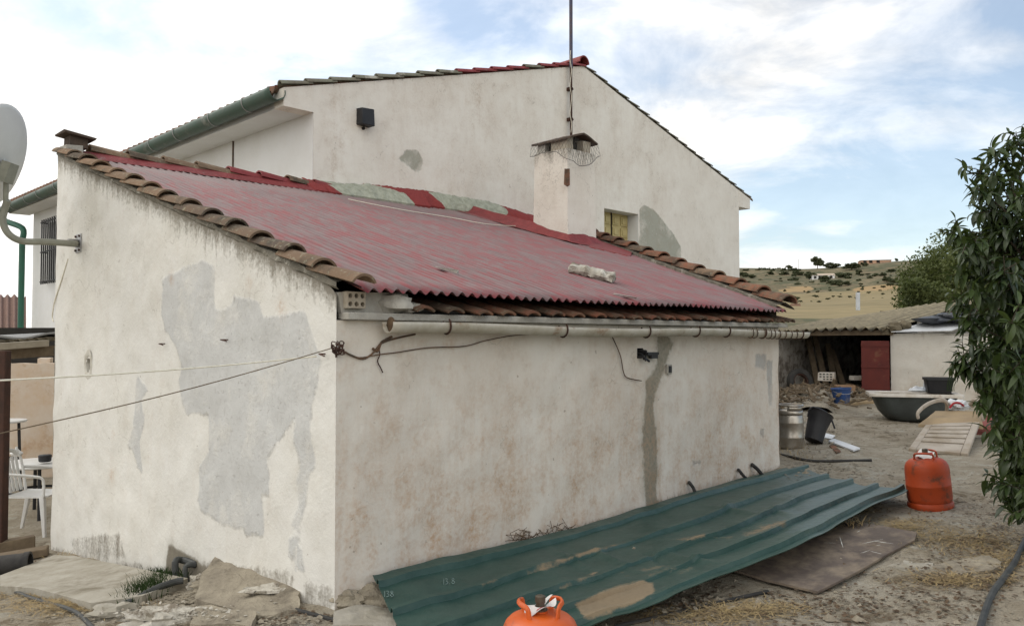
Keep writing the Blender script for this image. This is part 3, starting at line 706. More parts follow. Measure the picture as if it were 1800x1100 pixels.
# ---- flashing strip of mortar, half painted red, along the gable
m_, nt, bs = newmat('painted_flashing'); v = coords(nt); fn = noise(nt, v, 14, 6, .7); f2 = noise(nt, v, 60, 4, .7)
pf = ramp(nt, math_(nt, 'ADD', math_(nt, 'ADD', attr(nt, 'patch'), .5), math_(nt, 'MULTIPLY', math_(nt, 'SUBTRACT', fn, .5), .10)), [(.495, 0), (.505, 1)])
c = mixc(nt, pf, mixc(nt, fn, (.20, .035, .035), (.29, .06, .055)), mixc(nt, ramp(nt, fn, [(.4, 0), (.6, 1)]), (.42, .43, .34), (.30, .31, .24)))
finish(nt, bs, c, .9, [(fn, .8, .02), (f2, .6, .006)], spec=.2); MAT['flashing'] = m_
def interp_poly(poly, x):
    return float(np.interp(x, [p[0] for p in poly], [p[1] for p in poly]))
up_ = [(520, 314), (548, 317), (600, 324), (650, 325), (750, 337), (850, 354), (880, 362), (935, 380), (990, 390)]
lo_ = [(520, 328), (548, 335), (600, 347), (640, 353), (700, 362), (770, 362), (860, 377), (910, 390), (990, 408)]
pA = [(552, 316), (600, 322), (650, 325), (700, 343), (709, 362), (700, 375), (600, 360), (575, 337)]; pB = [(748, 339), (790, 341), (870, 356), (884, 368), (868, 382), (780, 372), (765, 358)]
mb = MB(); pats = []
for x in np.linspace(528, 938, 150):
    a = PL(x, interp_poly(up_, x) + 2.5 * mn.noise(Vector((x * .08, 0, 0))) + 1.5 * mn.noise(Vector((x * .3, 0, 0))), W(0, GAB_T, 0), n1v)
    b = PR(x, interp_poly(lo_, x) + 3.0 * mn.noise(Vector((x * .06, 5, 0))) + 1.5 * mn.noise(Vector((x * .3, 5, 0))), .012)
    tmin = 4.36 if x < 850 else 4.36 - .55 * (x - 850) / 88
    tb_ = min(4.44, max(tmin, ST(b)[1])) + .04 * mn.noise(Vector((x * .07, 2, 0))); b = W(ST(a)[0], tb_, roofz(tb_) + .018)
    a.z = max(a.z, b.z + .07 + .03 * mn.noise(Vector((x * .1, 8, 0)))); a = a - E2 * .004
    for k in range(7):
        f = k / 6; q = a.lerp(b, f) + (EZ - E2).normalized() * (.012 + .018 * math.sin(math.pi * f) + .010 * mn.noise(Vector((x * .05, f * 3, 0))) * math.sin(math.pi * f))
        mb.v.append(q); py = interp_poly(up_, x) * (1 - f) + interp_poly(lo_, x) * f; pats.append((x, py))
    mb.v.append(b - EZ * .07 + E2 * .03); pats.append((x, interp_poly(lo_, x)))
mb.f = [(i * 8 + k, i * 8 + k + 1, (i + 1) * 8 + k + 1, (i + 1) * 8 + k) for i in range(149) for k in range(7)]
pats = np.array(pats); mb.build('flashing', MAT['flashing'], shed, attrs={'patch': np.clip(np.maximum(sdf(pats, pA), sdf(pats, pB)) / 60, -.4, .4)})
# ---- chimney
cc = PR(998, 425); cs_, ct_ = ST(cc); zt = PL(998, 262, cc, Vector((0, -1, 0))).z + .12
sl = (PR(937, 405)); 
# widths from the photograph's vertical edges
def solve_edge(px, fixed, axis):
    lo, hi = 0, 2
    for _ in range(40):
        m = (lo + hi) / 2; q = W(*( (fixed[0] + m, fixed[1]) if axis == 's' else (fixed[0], fixed[1] + m)), 1.5) - CAM
        x = 900 + F * q.x / (q.y * math.cos(PIT) + q.z * math.sin(PIT))
        if axis == 's': lo, hi = (m, hi) if x < px else (lo, m)
        else: lo, hi = (m, hi) if x > px else (lo, m)
    return lo
ws = solve_edge(1049, (cs_, ct_), 's'); wt = solve_edge(937, (cs_, ct_), 't')
print('chimney', cs_, ct_, ws, wt, zt, roofz(ct_))
ch = None
mb = MB(); zb = roofz(ct_) - .1; tp = .022; g = []
cx, cy = cs_ + ws / 2, ct_ + wt / 2
for i, z in enumerate(np.linspace(zb, zt - .10, 18)):
    k = 1 - .06 * (z - zb) / (zt - zb); row = []
    per = [(-1, -1), (0, -1), (1, -1), (1, 0), (1, 1), (0, 1), (-1, 1), (-1, 0), (-1, -1)]
    for kk, (a, b) in enumerate(per):
        w = .006 * mn.noise(Vector((a * 3 + 5, b * 3, z * 5)))
        row.append(W(cx + a * ws / 2 * k + w, cy + b * wt / 2 * k + w, z))
    g.append(row)
mb.sheet(g); k = .9
mb.add([W(cx + a * ws / 2 * k, cy + b * wt / 2 * k, zt - .105) for a, b in ((-1, -1), (1, -1), (1, 1), (-1, 1))], [(0, 1, 2, 3)])
o_ = MB()
N_ = len(mb.v); chp = np.array([(v - C0).dot(E1) for v in mb.v])
ch = mb.build('chimney', MAT['gable'], shed, ang=30, attrs={'patch': np.full(N_, -.5), 'damp': np.full(N_, -.5), 'rust': np.full(N_, .12), 'mild': [.50 * max(0, 1 - abs(v.z - (zt - .1)) / .35) + .16 for v in mb.v]})
tz_ = zt - .10
for i, (a, b, m) in enumerate(((-.78, -.45, 'brick'), (.55, -.8, 'brick'), (.78, .7, 'mortar'), (-.75, .75, 'mortar'))):
    mb = MB(); mb.box(W(cx + a * ws / 2 * .8, cy + b * wt / 2 * .85, tz_ + .07), .13 if i else .10, .13 if i != 0 else .26, .15, E1, E2, EZ, j=.01); mb.build('cap_pillar', MAT[m], ch)
mb = MB(); mb.box(W(cx, cy, tz_ + .065), ws * .55, wt * .55, .13, E1, E2, EZ); mb.build('flue', MAT['dark'], ch)
for sgn in (-1, 1):
    mb = MB(); g = []
    for a in np.linspace(-.56, .56, 9):
        row = []
        for b in np.linspace(0, 1, 5):
            row.append(W(cx + sgn * b * ws * .48, cy + a * wt * 1.0, tz_ + .215 - .085 * b ** 1.3 + .012 * mn.noise(Vector((a * 4, b * 4, sgn)))))
        g.append(row)
    mb.sheet(g, .022); mb.build('cap_tile', MAT['darktile'], ch)
mb = MB()    # wire netting hung round the top
def netpt(u, v):   # u along perimeter 0..1, v down
    if u < .5: s_, t_ = cx - ws / 2 * .97 - .03 - .03 * v, cy + wt / 2 - (u / .5) * wt * 1.05
    else: s_, t_ = cx - ws / 2 + (u - .5) / .5 * ws * 1.0, cy - wt / 2 * .98 - .03 - .04 * v
    w = .025 * mn.noise(Vector((u * 9, v * 4, 1)))
    return W(s_ + w, t_ + w, tz_ + .13 - v * (.16 + .18 * max(0, math.sin((u - .35) * 5))) + w)
for k in range(24):
    u = k / 23
    for d in (-1, 1):
        pts = [netpt(min(max(u + d * .10 * v, 0), 1), v) for v in np.linspace(0, 1, 8)]; mb.tube(pts, .0016, 3, False)
mb.tube([netpt(u, 1) for u in np.linspace(0, 1, 20)], .004, 4, False)
mb.build('netting', MAT['net'], ch)
q = PL(995, 311, W(0, ct_, 0), n1v); mb = MB(); mb.box(q + E1 * .015, .05, .03, .20, E1, E2, EZ, j=.012); mb.build('bare_brick', MAT['tilerd'], ch)
# red membrane round the chimney foot
xl, xr, tf = cx - ws / 2 * 1.01, cx + ws / 2 * 1.01, ct_ - .01
ins = [(xl, GAB_T), (xl, ct_ + wt), (xl, ct_ + wt / 2), (xl, tf), (cx, tf), (xr, tf), (xr, ct_ + .25)]
outs = [(xl - .34, GAB_T - .20), (xl - .26, ct_ + wt), (xl - .20, ct_ + wt / 2), (xl - .12, tf - .15), (cx, tf - .24), (xr + .10, tf - .22), ST(PR(1098, 444))]
def lin(pts, k=7):
    o = []
    for a, b in zip(pts, pts[1:]): o += [a.lerp(b, f / k) for f in range(k)]
    return o + [pts[-1]]
mb = MB(); g = []
A2 = lin([W(a, b, roofz(b) + .10 + .02 * math.sin(i * 2)) for i, (a, b) in enumerate(ins)]); B2 = lin([W(a, b, roofz(b) + .016) for a, b in outs])
B2 = [b + Vector((mn.noise(b * 5), mn.noise(b * 5 + Vector((3, 3, 3))), 0)) * .05 for b in B2]
for i, (a, b) in enumerate(zip(A2, B2)):
    row = []
    for f in np.linspace(0, 1, 6):
        q = a.lerp(b, f) + EZ * (-.05 * math.sin(math.pi * f) + .012 * mn.noise(Vector((i * .5, f * 3, 0))))
        q.z = max(q.z, roofz(ST(q)[1]) + .014); row.append(q)
    g.append(row)
mb.sheet(g); mb.build('chimney_membrane', MAT['redsolid'], shed)
# membrane between the chimney and the first rake tiles
mb = MB(); g = []
for i, x in enumerate(np.linspace(1040, 1112, 14)):
    a = PL(x, np.interp(x, [1040, 1060, 1112], [414, 422, 440]), W(rake_s(2), 2, 0), (dr.cross(EZ)).normalized()); b = PR(x - 4, np.interp(x, [1040, 1060, 1112], [434, 438, 450]), .014)
    g.append([a.lerp(b, f) + EZ * .01 * mn.noise(Vector((i, f * 3, 0))) for f in (0, .35, .7, 1)])
mb.sheet(g, .02); mb.build('rake_membrane', MAT['redsolid'], shed)
# ---- little metal chimney cap at the far top corner
q = W(.10, 4.45, roofz(4.45))
mb = MB(); mb.box(q - EZ * .02 - E1 * .03, .14, .20, .22, E1, E2, EZ, j=.012); fl = mb.build('flue_stub', MAT['mortar'], shed)
mb = MB(); mb.box(q + EZ * .12 - E1 * .0, .15, .17, .10, E1, E2, EZ, j=.004)
mb.box(q + EZ * .175, .27, .27, .016, (E1 - EZ * .12).normalized(), E2, EZ, j=.006); mb.build('flue_cap', MAT['darktile'], fl)
# ---- gutter along the front
r = .050
def gutpt(s): return W(s, -.115, WT - .020 + .008 * math.sin(s * 2.3) - .004 * s)
gs0 = fw([(648, 577)])[0][0] + .04
mb = MB(); g = []
for s in np.linspace(gs0, 5.05, 60):
    row = []
    for a in np.linspace(-100, 100, 11):
        th = math.radians(a); row.append(gutpt(s) - EZ * (math.cos(th) * r) + E2 * (math.sin(th) * r))
    g.append(row)
mb.sheet(g, 0); o = mb.build('gutter', MAT['gutter'], shed)
sol_ = o.modifiers.new('s', 'SOLIDIFY'); sol_.thickness = .004
mb = MB(); p = gutpt(gs0 + .02); mb.blob(p - EZ * .004, .012, .036, .036, 2, .2, M=Matrix((E1, E2, EZ)).transposed()); mb.build('gutter_debris', MAT['leaflit'], o)
for s in (.62, 1.05 + .55, 2.5, 3.15, 3.6, 4.2, 4.9):
    mb = MB(); pts = [gutpt(s + .04 * (i / 10)) - EZ * (math.cos(math.radians(a)) * (r + .005)) + E2 * (math.sin(math.radians(a)) * (r + .005)) for i, a in enumerate(np.linspace(-120, 110, 12))]
    mb.tube(pts, .006, 5, True); mb.build('gutter_strap', MAT['rustmetal'], o)
# wires wound round the gutter far end
for k in range(9):
    s = 3.95 + k * .10 + R_.uniform(-.03, .03); mb = MB()
    pts = [gutpt(s + .10 * (i / 10)) - EZ * (math.cos(math.radians(a)) * (r + .006)) + E2 * (math.sin(math.radians(a)) * (r + .006)) for i, a in enumerate(np.linspace(-120, 110, 12))]
    mb.tube(pts, .004, 4, True); mb.build('tie_wire', MAT['wire'], o)
# ---- wiring along the front
def fpt(x, y, off=.012): return PL(x, y, W(0, -off, 0), n1v)
mb = MB(); mb.tube(catmull([fpt(*Z3(*p)) for p in [(55, 125), (110, 150), (190, 138), (260, 130), (380, 112), (520, 106), (600, 85), (700, 66), (770, 62)]], 5), .0035, 5); mb.build('cable', MAT['wire'], shed)
mb = MB(); mb.tube(catmull([fpt(*Z3(*p)) for p in [(40, 118), (80, 140), (130, 155), (170, 130), (200, 95), (260, 75), (330, 60)]], 5), .0055, 5)
mb.tube(catmull([fpt(*Z3(*p)) for p in [(165, 115), (185, 125), (200, 92), (240, 70)]], 4), .007, 5); mb.build('cable', MAT['wire'], shed)
mb = MB(); mb.tube(catmull([fpt(*Z3(*p)) for p in [(190, 118), (192, 140), (184, 165), (196, 190), (204, 208)]], 4), .0035, 5); mb.build('cable', MAT['rustmetal'], shed)
mb = MB(); mb.tube(catmull([fpt(*Z3(*p)) for p in [(1088, 62), (1110, 110), (1125, 150), (1135, 205), (1150, 228), (1205, 240)]], 5), .004, 5); mb.build('cable', MAT['wire'], shed)
mb = MB()
for k in range(7):
    c = fpt(*Z3(30, 112), .02); pts = [c + Vector((R_.uniform(-1, 1), R_.uniform(-.6, .3), R_.uniform(-1, 1))) * .035 for _ in range(5)]; mb.tube(catmull(pts, 4), .003, 4)
mb.tube([fpt(*Z3(22, 108)), fpt(*Z3(24, 150))], .006, 5)
mb.build('wire_knot', MAT['rustmetal'], shed)
for (x, y, l) in ((290, 604, .09), (400, 597, .10), (575, 622, .05)):
    mb = MB(); c = PL(x, y, W(0, 0, 0), n_left); mb.tube([c + E1 * .02, c - E1 * .03 + E2 * .03, c - E1 * .035 - E2 * l * .6 - EZ * .01], .004, 5)
    mb.build('wall_hook', MAT['rustmetal'], shed)
# stubby hoses coming out of the foot of the wall
for (a, b, c_) in (((1212, 848), (1219, 858), (1224, 872)), ((1299, 826), (1307, 836), (1317, 846)), ((1323, 817), (1333, 826), (1342, 838))):
    mb = MB(); q = [fpt(*a, -.02), fpt(*a, .03), fpt(*b, .06), fpt(*c_, .09)]; mb.tube(catmull(q, 4), .013 if a[0] < 1300 else .016, 8); mb.build('drain_hose', MAT['rubber'], shed)
# white cable down the far edge of the side wall
lp = lambda x, y, off=.01: PL(x, y, W(-off, 0, 0), n_left)
mb = MB(); mb.tube(catmull([lp(*p) for p in [(120, 455), (112, 480), (104, 505), (96, 530), (92, 555), (94, 565)]], 4), .006, 5); mb.build('cable', MAT['rope'], shed)
# ================================================================ HOUSE
HS0, HS1, HR = 2.65, 12.2, 7.45; HE0, HE1 = 2.27, 12.63
SOF = PL(520, 191, W(0, GAB_T, 0), n1v).z; EAV = PL(495, 150, W(0, GAB_T, 0), n1v).z; RID = PL(1030, 116, W(0, GAB_T, 0), n1v).z
HL = 10.9
hp = W(HS0, GAB_T, 0)
house = thing('gable_house', 'tall whitewashed house with a stained blank gable behind the lean-to', 'house', tuple(hp))
def hz_(s): return EAV + (RID - EAV) * (1 - abs(s - HR) / (HR - HE0 if s < HR else HE1 - HR)) - .02
hw = lambda pts: on_wall(pts, W(0, GAB_T, 0), n1v, E1)
w0 = hw([(1062, 366)])[0]; w1 = hw([(1122, 376)])[0]; ws0, ws1, wz1 = w0[0], w1[0], w0[1]; wz0 = wz1 - .95
gp1 = hw([Z4(*p) for p in [(1348, 560), (1368, 545), (1395, 560), (1420, 585), (1440, 612), (1472, 650), (1500, 700), (1503, 770), (1480, 850), (1350, 850), (1335, 700), (1350, 660)]])
gp2 = hw([Z4(*p) for p in [(465, 378), (488, 345), (530, 342), (550, 380), (542, 425), (505, 412)]])
sc1 = hw([Z4(235, 340), Z4(240, 205), Z4(750, 140), Z4(500, 190), Z4(210, 440), Z4(1620, 440), Z4(330, 265)])
def g_mild(p):
    top = np.array([hz_(u) for u in p[:, 0]]); d = top - p[:, 1]
    m = .28 * np.exp(-d / .12) + .16 * np.exp(-d / .5)
    for (u, z), w, k in zip(sc1, (.16, .14, .12, .1, .3, .35, .06), (.42, .34, .28, .28, .30, .30, .4)): m = np.maximum(m, k * np.exp(-((p[:, 0] - u) ** 2 + (p[:, 1] - z) ** 2) / w ** 2))
    return m
def g_rust(p):
    m = .26 * np.clip((p[:, 0] - 2.3) / 2, 0, 1) * np.clip((11.2 - p[:, 0] - .35 * np.abs(p[:, 1] - 3.6)) / 1.6, 0, 1)
    for (u, z), w in zip(sc1[:3], (.12, .2, .2)): m = np.maximum(m, .7 * np.exp(-(((p[:, 0] - u) / w) ** 2 + ((p[:, 1] - z + .2) / (w * 2.5)) ** 2)))
    return m
us = sorted(set(list(np.arange(HS0, HS1, .05)) + [HS1, ws0, ws1])); us = [u for u in us if u in (ws0, ws1) or (abs(u - ws0) > .01 and abs(u - ws1) > .01)]
zs = sorted(list(np.arange(.8, RID + .05, .05)) + [wz0, wz1]); zs = [z for z in zs if z in (wz0, wz1) or (abs(z - wz0) > .01 and abs(z - wz1) > .01)]
wall('gable_wall', lambda u, z: W(u, GAB_T, z), us, zs, hz_, lambda u, z: ws0 < u < ws1 and wz0 < z < wz1, {'patch': lambda p: np.clip(np.maximum(sdf(p, gp1), sdf(p, gp2)), -.4, .4), 'mild': g_mild, 'rust': g_rust}, MAT['gable'], house, 0, nrm=n1v)
# gable ears over the eaves
for (a, b) in ((HE0, HS0), (HS1, HE1)):
    zt0, zt1 = hz_(a + .001), hz_(b - .001); mb = MB()
    mb.hexa([W(a, GAB_T - .004, SOF), W(b, GAB_T - .004, SOF), W(b, GAB_T + .2, SOF), W(a, GAB_T + .2, SOF), W(a, GAB_T - .004, zt0), W(b, GAB_T - .004, zt1), W(b, GAB_T + .2, zt1), W(a, GAB_T + .2, zt0)])
    n = len(mb.v); mb.build('eave_end', MAT['gable'], house, smooth=False, attrs={'patch': [-.5] * n, 'damp': [-.5] * n, 'rust': [0.2] * n, 'mild': [.12] * n})
# window: reveal, lintel, shutter
mb = MB(); dpt = .26
for (a, b) in (((ws1, wz0), (ws1, wz1)), ((ws0, wz1), (ws0, wz0)), ((ws1, wz1), (ws0, wz1)), ((ws0, wz0), (ws1, wz0))):
    mb.add([W(a[0], GAB_T, a[1]), W(b[0], GAB_T, b[1]), W(b[0], GAB_T + dpt, b[1]), W(a[0], GAB_T + dpt, a[1])], [(0, 1, 2, 3)])
win = mb.build('window', MAT['side'], house, smooth=False)
mb = MB(); cw = (ws1 - ws0); mb.box(W((ws0 + ws1) / 2, GAB_T + dpt - .02, (wz0 + wz1) / 2), cw, .03, wz1 - wz0, E1, E2, EZ); sh = mb.build('shutter', MAT['ivory'], win)
for c in range(4):
    for r in range(5):
        mb = MB(); u = ws0 + cw * (c + .5) / 4; z = wz1 - .12 - r * .19
        for (k, sx, sz) in ((.018, .76, .15), (.030, .50, .095)): mb.box(W(u, GAB_T + dpt - .035 - k / 2, z), cw / 4 * sx, k, sz, E1, E2, EZ)
        mb.build('shutter_panel', MAT['ivory'], sh, smooth=False)
mb = MB(); 
for u in (ws0 + cw / 2,): mb.box(W(u, GAB_T + dpt - .045, (wz0 + wz1) / 2), .012, .02, wz1 - wz0, E1, E2, EZ)
mb.build('shutter_stile', MAT['dark'], sh)
# long side, far gable, other side
mb = MB(); g = [[W(HS0 + .004 * mn.noise(Vector((t, z, 0))), GAB_T + t, z) for t in np.linspace(0.002, HL, 60)] for z in np.linspace(-1.2, SOF + .05, 20)]
mb.sheet(g); sw = mb.build('long_wall', MAT['side'], house)
mb = MB(); mb.sheet([[W(HS1, GAB_T + .002, -.6), W(HS1, GAB_T + HL, -.6)], [W(HS1, GAB_T + .002, SOF), W(HS1, GAB_T + HL, SOF)]]); mb.sheet([[W(HS0, GAB_T + HL, -.6), W(HS1, GAB_T + HL, -.6)], [W(HS0, GAB_T + HL, SOF), W(HS1, GAB_T + HL, SOF)]]); mb.build('back_wall', MAT['side'], house)
mb = MB()
for (a, b) in ((HE0, HS0), (HS1, HE1)): mb.hexa([W(a, GAB_T + .2, SOF), W(b, GAB_T + .2, SOF), W(b, GAB_T + HL + .3, SOF), W(a, GAB_T + HL + .3, SOF), W(a, GAB_T + .2, SOF + .12), W(b, GAB_T + .2, SOF + .12), W(b, GAB_T + HL + .3, SOF + .12), W(a, GAB_T + HL + .3, SOF + .12)])
mb.build('soffit', MAT['side'], house, smooth=False)
# crack / cable line down the long wall
mb = MB(); a = PL(411, 243, W(HS0, 0, 0), n_left) + n_left * .01; b = PL(411, 310, W(HS0, 0, 0), n_left) + n_left * .01; mb.tube([a, a - EZ * .2, Vector((b.x, b.y, .8))], .012, 5); mb.build('wall_cable', MAT['wire'], house)
# roof of barrel tiles, two slopes
for sgn, se in ((-1, HE0 - .06), (1, HE1 + .06)):
    mb = MB(); g = []; ts = np.arange(GAB_T + .09, GAB_T + HL + .35, .2 / 6)
    for i in range(25):
        s = se + (HR - se) * i / 24; row = []
        for t in ts:
            z = EAV + (RID - EAV) * (1 - abs(s - HR) / abs(HR - HE0)); ph = math.sin(2 * math.pi * (t - GAB_T) / .2)
            row.append(W(s, t, z + .02 + .03 * ph + .012 * ((i * 3) % 2)))
        g.append(row)
    mb.sheet(g, .05); mb.build('roof', MAT['tilerd'], house, ang=80)
# verge: overlapping tile ends stepping up the gable
def verge(sa, sb, n, red, r=.075):
    for k in range(n):
        a = sa + (sb - sa) * k / n; b = sa + (sb - sa) * (k + 1.22) / n
        fz = lambda s: EAV + (RID - EAV) * (1 - abs(s - HR) / abs(HR - HE0))
        mb = MB(); up = Vector((0, 0, 1))
        mb.barrel(W(a, GAB_T + .015, fz(a) + .032 + R_.uniform(-.006, .006)), W(b, GAB_T + .015, fz(b) + .0), up, r, r * .85, .015, 170, 8)
        mb.build('verge_tile', MAT['redsolid'] if red(k / n) else MAT['tilegreen'], house)
MAT['tilegreen'] = simple('mossy_tile', (.20, .20, .15), (.15, .13, .10), 9, .95, .5, 30, dirt=(.40, .38, .32), dirtlo=.55, dirthi=.65)
verge(HE0 - .04, HR - .02, 16, lambda f: f > .45 and R_.random() < .85, .055)
verge(HE1 + .04, HR + .02, 18, lambda f: False, .036)
mb = MB(); mb.barrel(W(HR, GAB_T - .03, RID + .05), W(HR, GAB_T + HL + .3, RID + .05), EZ, .12, .12, .02, 180); mb.build('ridge_cap', MAT['redsolid'], house)
mb = MB(); mb.barrel(W(HE1 + .16, GAB_T + .10, EAV - .03), W(HE1 - .15, GAB_T + .10, EAV + .07), EZ, .085, .075, .015, 175); mb.build('eave_tile', MAT['tile'], house)
# green gutter on the long side
def gpt(t): return W(HE0 - .085, t, SOF + .145 - .005 * (t - GAB_T))
mb = MB(); g = []
for t in np.linspace(GAB_T - .02, GAB_T + HL + .35, 90):
    row = []
    for a in np.linspace(-105, 105, 13):
        th = math.radians(a); rr = .098 * (1 + .05 * mn.noise(Vector((t * 1.5, 0, 0)))); row.append(gpt(t) - EZ * (math.cos(th) * rr) + E1 * (math.sin(th) * rr))
    g.append(row)
mb.sheet(g); gut = mb.build('house_gutter', MAT['ggutter'], house); m2 = gut.modifiers.new('s', 'SOLIDIFY'); m2.thickness = .005
for t in np.arange(GAB_T + .5, GAB_T + HL, 1.0):
    mb = MB(); t += R_.uniform(-.15, .15); mb.tube([gpt(t + .02 * i / 10) - EZ * (math.cos(math.radians(a)) * .106) + E1 * (math.sin(math.radians(a)) * .106) for i, a in enumerate(np.linspace(-110, 100, 12))], .007, 5); mb.build('gutter_strap', MAT['galv'], gut)
mb = MB()
for k in range(40):
    t = GAB_T + .1 + abs(R_.gauss(0, 1)) * 1.2; c = gpt(t) + EZ * R_.uniform(.0, .03) + E1 * R_.uniform(-.08, .06); mb.blob(c, .03, .03, .02, k, .4, 6, 4)
mb.build('gutter_leaves', MAT['leaflit'], gut)
mb = MB(); mb.sheet([[W(HE0 + .0, GAB_T + .2, SOF), W(HE0, GAB_T + HL + .3, SOF)], [W(HE0, GAB_T + .2, EAV), W(HE0, GAB_T + HL + .3, EAV)]]); mb.build('fascia', MAT['side'], house)
# green downpipe at the far corner
gt = GAB_T + HL + .28; pe_ = gpt(gt)
dpb = P(36, 590, (pe_).y * .985)
mb = MB(); top = pe_ - EZ * .09; pts = catmull([top, top - EZ * .15, Vector((dpb.x, dpb.y, top.z - .35)), Vector((dpb.x, dpb.y, top.z - .6))], 5) + [Vector((dpb.x, dpb.y, -.7))]
mb.tube(pts, .058, 10); dp = mb.build('downpipe', MAT['gpipe'], house)
mb = MB(); mb.tube([Vector((dpb.x, dpb.y, top.z - .55)), Vector((dpb.x, dpb.y, top.z - .65))], .072, 10); mb.build('pipe_collar', MAT['gpipe'], dp)
# barred window in the long wall
a = PL(85, 440, W(HS0, 0, 0), n_left); b = PL(99, 440, W(HS0, 0, 0), n_left); zt_, zb_ = P(90, 389, a.y).z, P(90, 501, a.y).z
ta, tb = ST(a)[1], ST(b)[1]; 
mb = MB(); mb.box(W(HS0 - .005, (ta + tb) / 2 - .25, (zt_ + zb_) / 2), .02, abs(tb - ta) + .35, zt_ - zb_ - .1, E1, E2, EZ); wn = mb.build('window', MAT['greyboard'], house)
for t in np.arange(tb - .6, ta + .05, .13):
    mb = MB(); mb.tube([W(HS0 - .14, t, zb_), W(HS0 - .14, t, zt_)], .014, 6); mb.build('grille_bar', MAT['bakelite'], wn)
mb = MB()
for z in (zb_ + .05, (zt_ + zb_) / 2, zt_ - .05): mb.tube([W(HS0 - .02, ta, z), W(HS0 - .14, ta, z), W(HS0 - .14, tb - .6, z), W(HS0 - .02, tb - .6, z)], .014, 6)
mb.build('grille_rail', MAT['bakelite'], wn)
# black vent box
q = PL(638, 208, W(0, GAB_T, 0), n1v); mb = MB(); mb.box(q - E2 * .05, .185, .12, .20, E1, E2, EZ, j=.006); vb = mb.build('vent_box', MAT['bakelite'], house, bevel=.008)
mb = MB(); mb.lathe([(.02, 0), (.02, .02)], PL(638, 226, W(0, GAB_T, 0), n1v), 8, n1v); mb.build('drain_hole', MAT['dark'], vb)
# ---------------------------------------------------------------- antenna mast
q = PL(1004, 240, W(0, GAB_T - .07, 0), n1v); tz = RID + 2.2
mast = thing('antenna_mast', 'thin dark pole clamped to the gable beside the chimney', 'antenna mast', tuple(q))
zr = PL(1006, 125, W(0, GAB_T, 0), n1v).z
mb = MB(); mb.tube([q, Vector((q.x, q.y, zr))], .020, 8); mb.build('lower_pole', MAT['rustmetal'], mast)
mb = MB(); mb.tube([Vector((q.x, q.y, zr)), Vector((q.x, q.y, tz))], .027, 8); mb.build('upper_pole', MAT['mastblue'], mast)
for py in (160, 213):
    z = PL(1004, py, W(0, GAB_T, 0), n1v).z; mb = MB(); c = Vector((q.x, q.y, z)); mb.box(c + E2 * .03, .05, .09, .05, E1, E2, EZ); mb.tube([c - E1 * .05, c - E2 * .035, c + E1 * .05], .008, 5); mb.build('wall_clamp', MAT['rustmetal'], mast)
mb = MB(); pts = [Vector((q.x, q.y, 0)) + E1 * (-.03 + .02 * math.sin(k * 2.1)) - E2 * .02 + EZ * (q.z + .05 + k * .14) for k in range(10)]; mb.tube(catmull(pts, 3), .006, 4); mb.build('aerial_cable', MAT['rope'], mast)
# ---------------------------------------------------------------- satellite dish
q = PL(140, 428, W(0, 0, 0), n_left); dish = thing('satellite_dish', 'grey satellite dish on a bent arm bolted to the left wall', 'satellite dish', tuple(q))
mb = MB(); mb.box(q - E1 * .008, .012, .13, .16, E1, E2, EZ); br = mb.build('wall_bracket', MAT['galv'], dish, bevel=.003)
for (a, b) in ((-.045, -.06), (.045, -.06), (.045, .06), (-.045, .06)):
    mb = MB(); mb.lathe([(.010, 0), (.010, .012)], q - E1 * .014 + E2 * a + EZ * b, 6, -E1); mb.build('bolt', MAT['rustmetal'], br)
mb = MB()
for s in (-.028, .028): mb.box(q - E1 * .05 + EZ * s, .08, .05, .008, E1, E2, EZ)
mb.build('bracket_ear', MAT['galv'], br)
DY = 6.35; dc = P(8, 283, DY)
back = P(8, 388, DY + .02)
arm = [q - E1 * .03, P(125, 428, 6.75), P(80, 425, 6.6), P(40, 424, 6.5), P(16, 412, 6.42), P(5, 390, 6.4), P(8, 368, 6.4), P(14, 352, 6.38)]
mb = MB(); mb.tube(catmull(arm, 5), .026, 10); mb.build('arm', MAT['armpaint'], dish)
nD = Vector((-.95, -.04, .30)).normalized()   # the bowl opens this way
sx = nD.cross(EZ).normalized(); sy = sx.cross(nD).normalized()
mb = MB(); prof = 16; o = []; A = .40; B = .43
for i in range(prof + 1):
    rr = i / prof
    for j in range(40):
        th = 2 * math.pi * j / 40; mb.v.append(dc + sx * (A * rr * math.cos(th)) + sy * (B * rr * math.sin(th)) + nD * (.085 * rr * rr))
for i in range(prof):
    for j in range(40): mb.f.append((i * 40 + j, i * 40 + (j + 1) % 40, (i + 1) * 40 + (j + 1) % 40, (i + 1) * 40 + j))
N0 = len(mb.v)
d_ = mb.build('reflector', MAT['dish'], dish, ang=70); m3 = d_.modifiers.new('s', 'SOLIDIFY'); m3.thickness = .012; m3.offset = 1
mb = MB(); mb.box(dc - nD * .05 - sy * .08, .12, .16, .07, sx, sy, nD); mb.tube([P(10, 358, 6.39), dc - nD * .06 - sy * .14], .02, 8); mb.build('mount', MAT['armpaint'], dish)
mb = MB(); e = dc + nD * .48 - sy * .2; mb.tube([dc - sy * B, dc - sy * .36 + nD * .2, e], .012, 6); mb.tube([e, e + (dc - e).normalized() * .12], .03, 10); mb.build('feed_horn', MAT['dish'], dish)
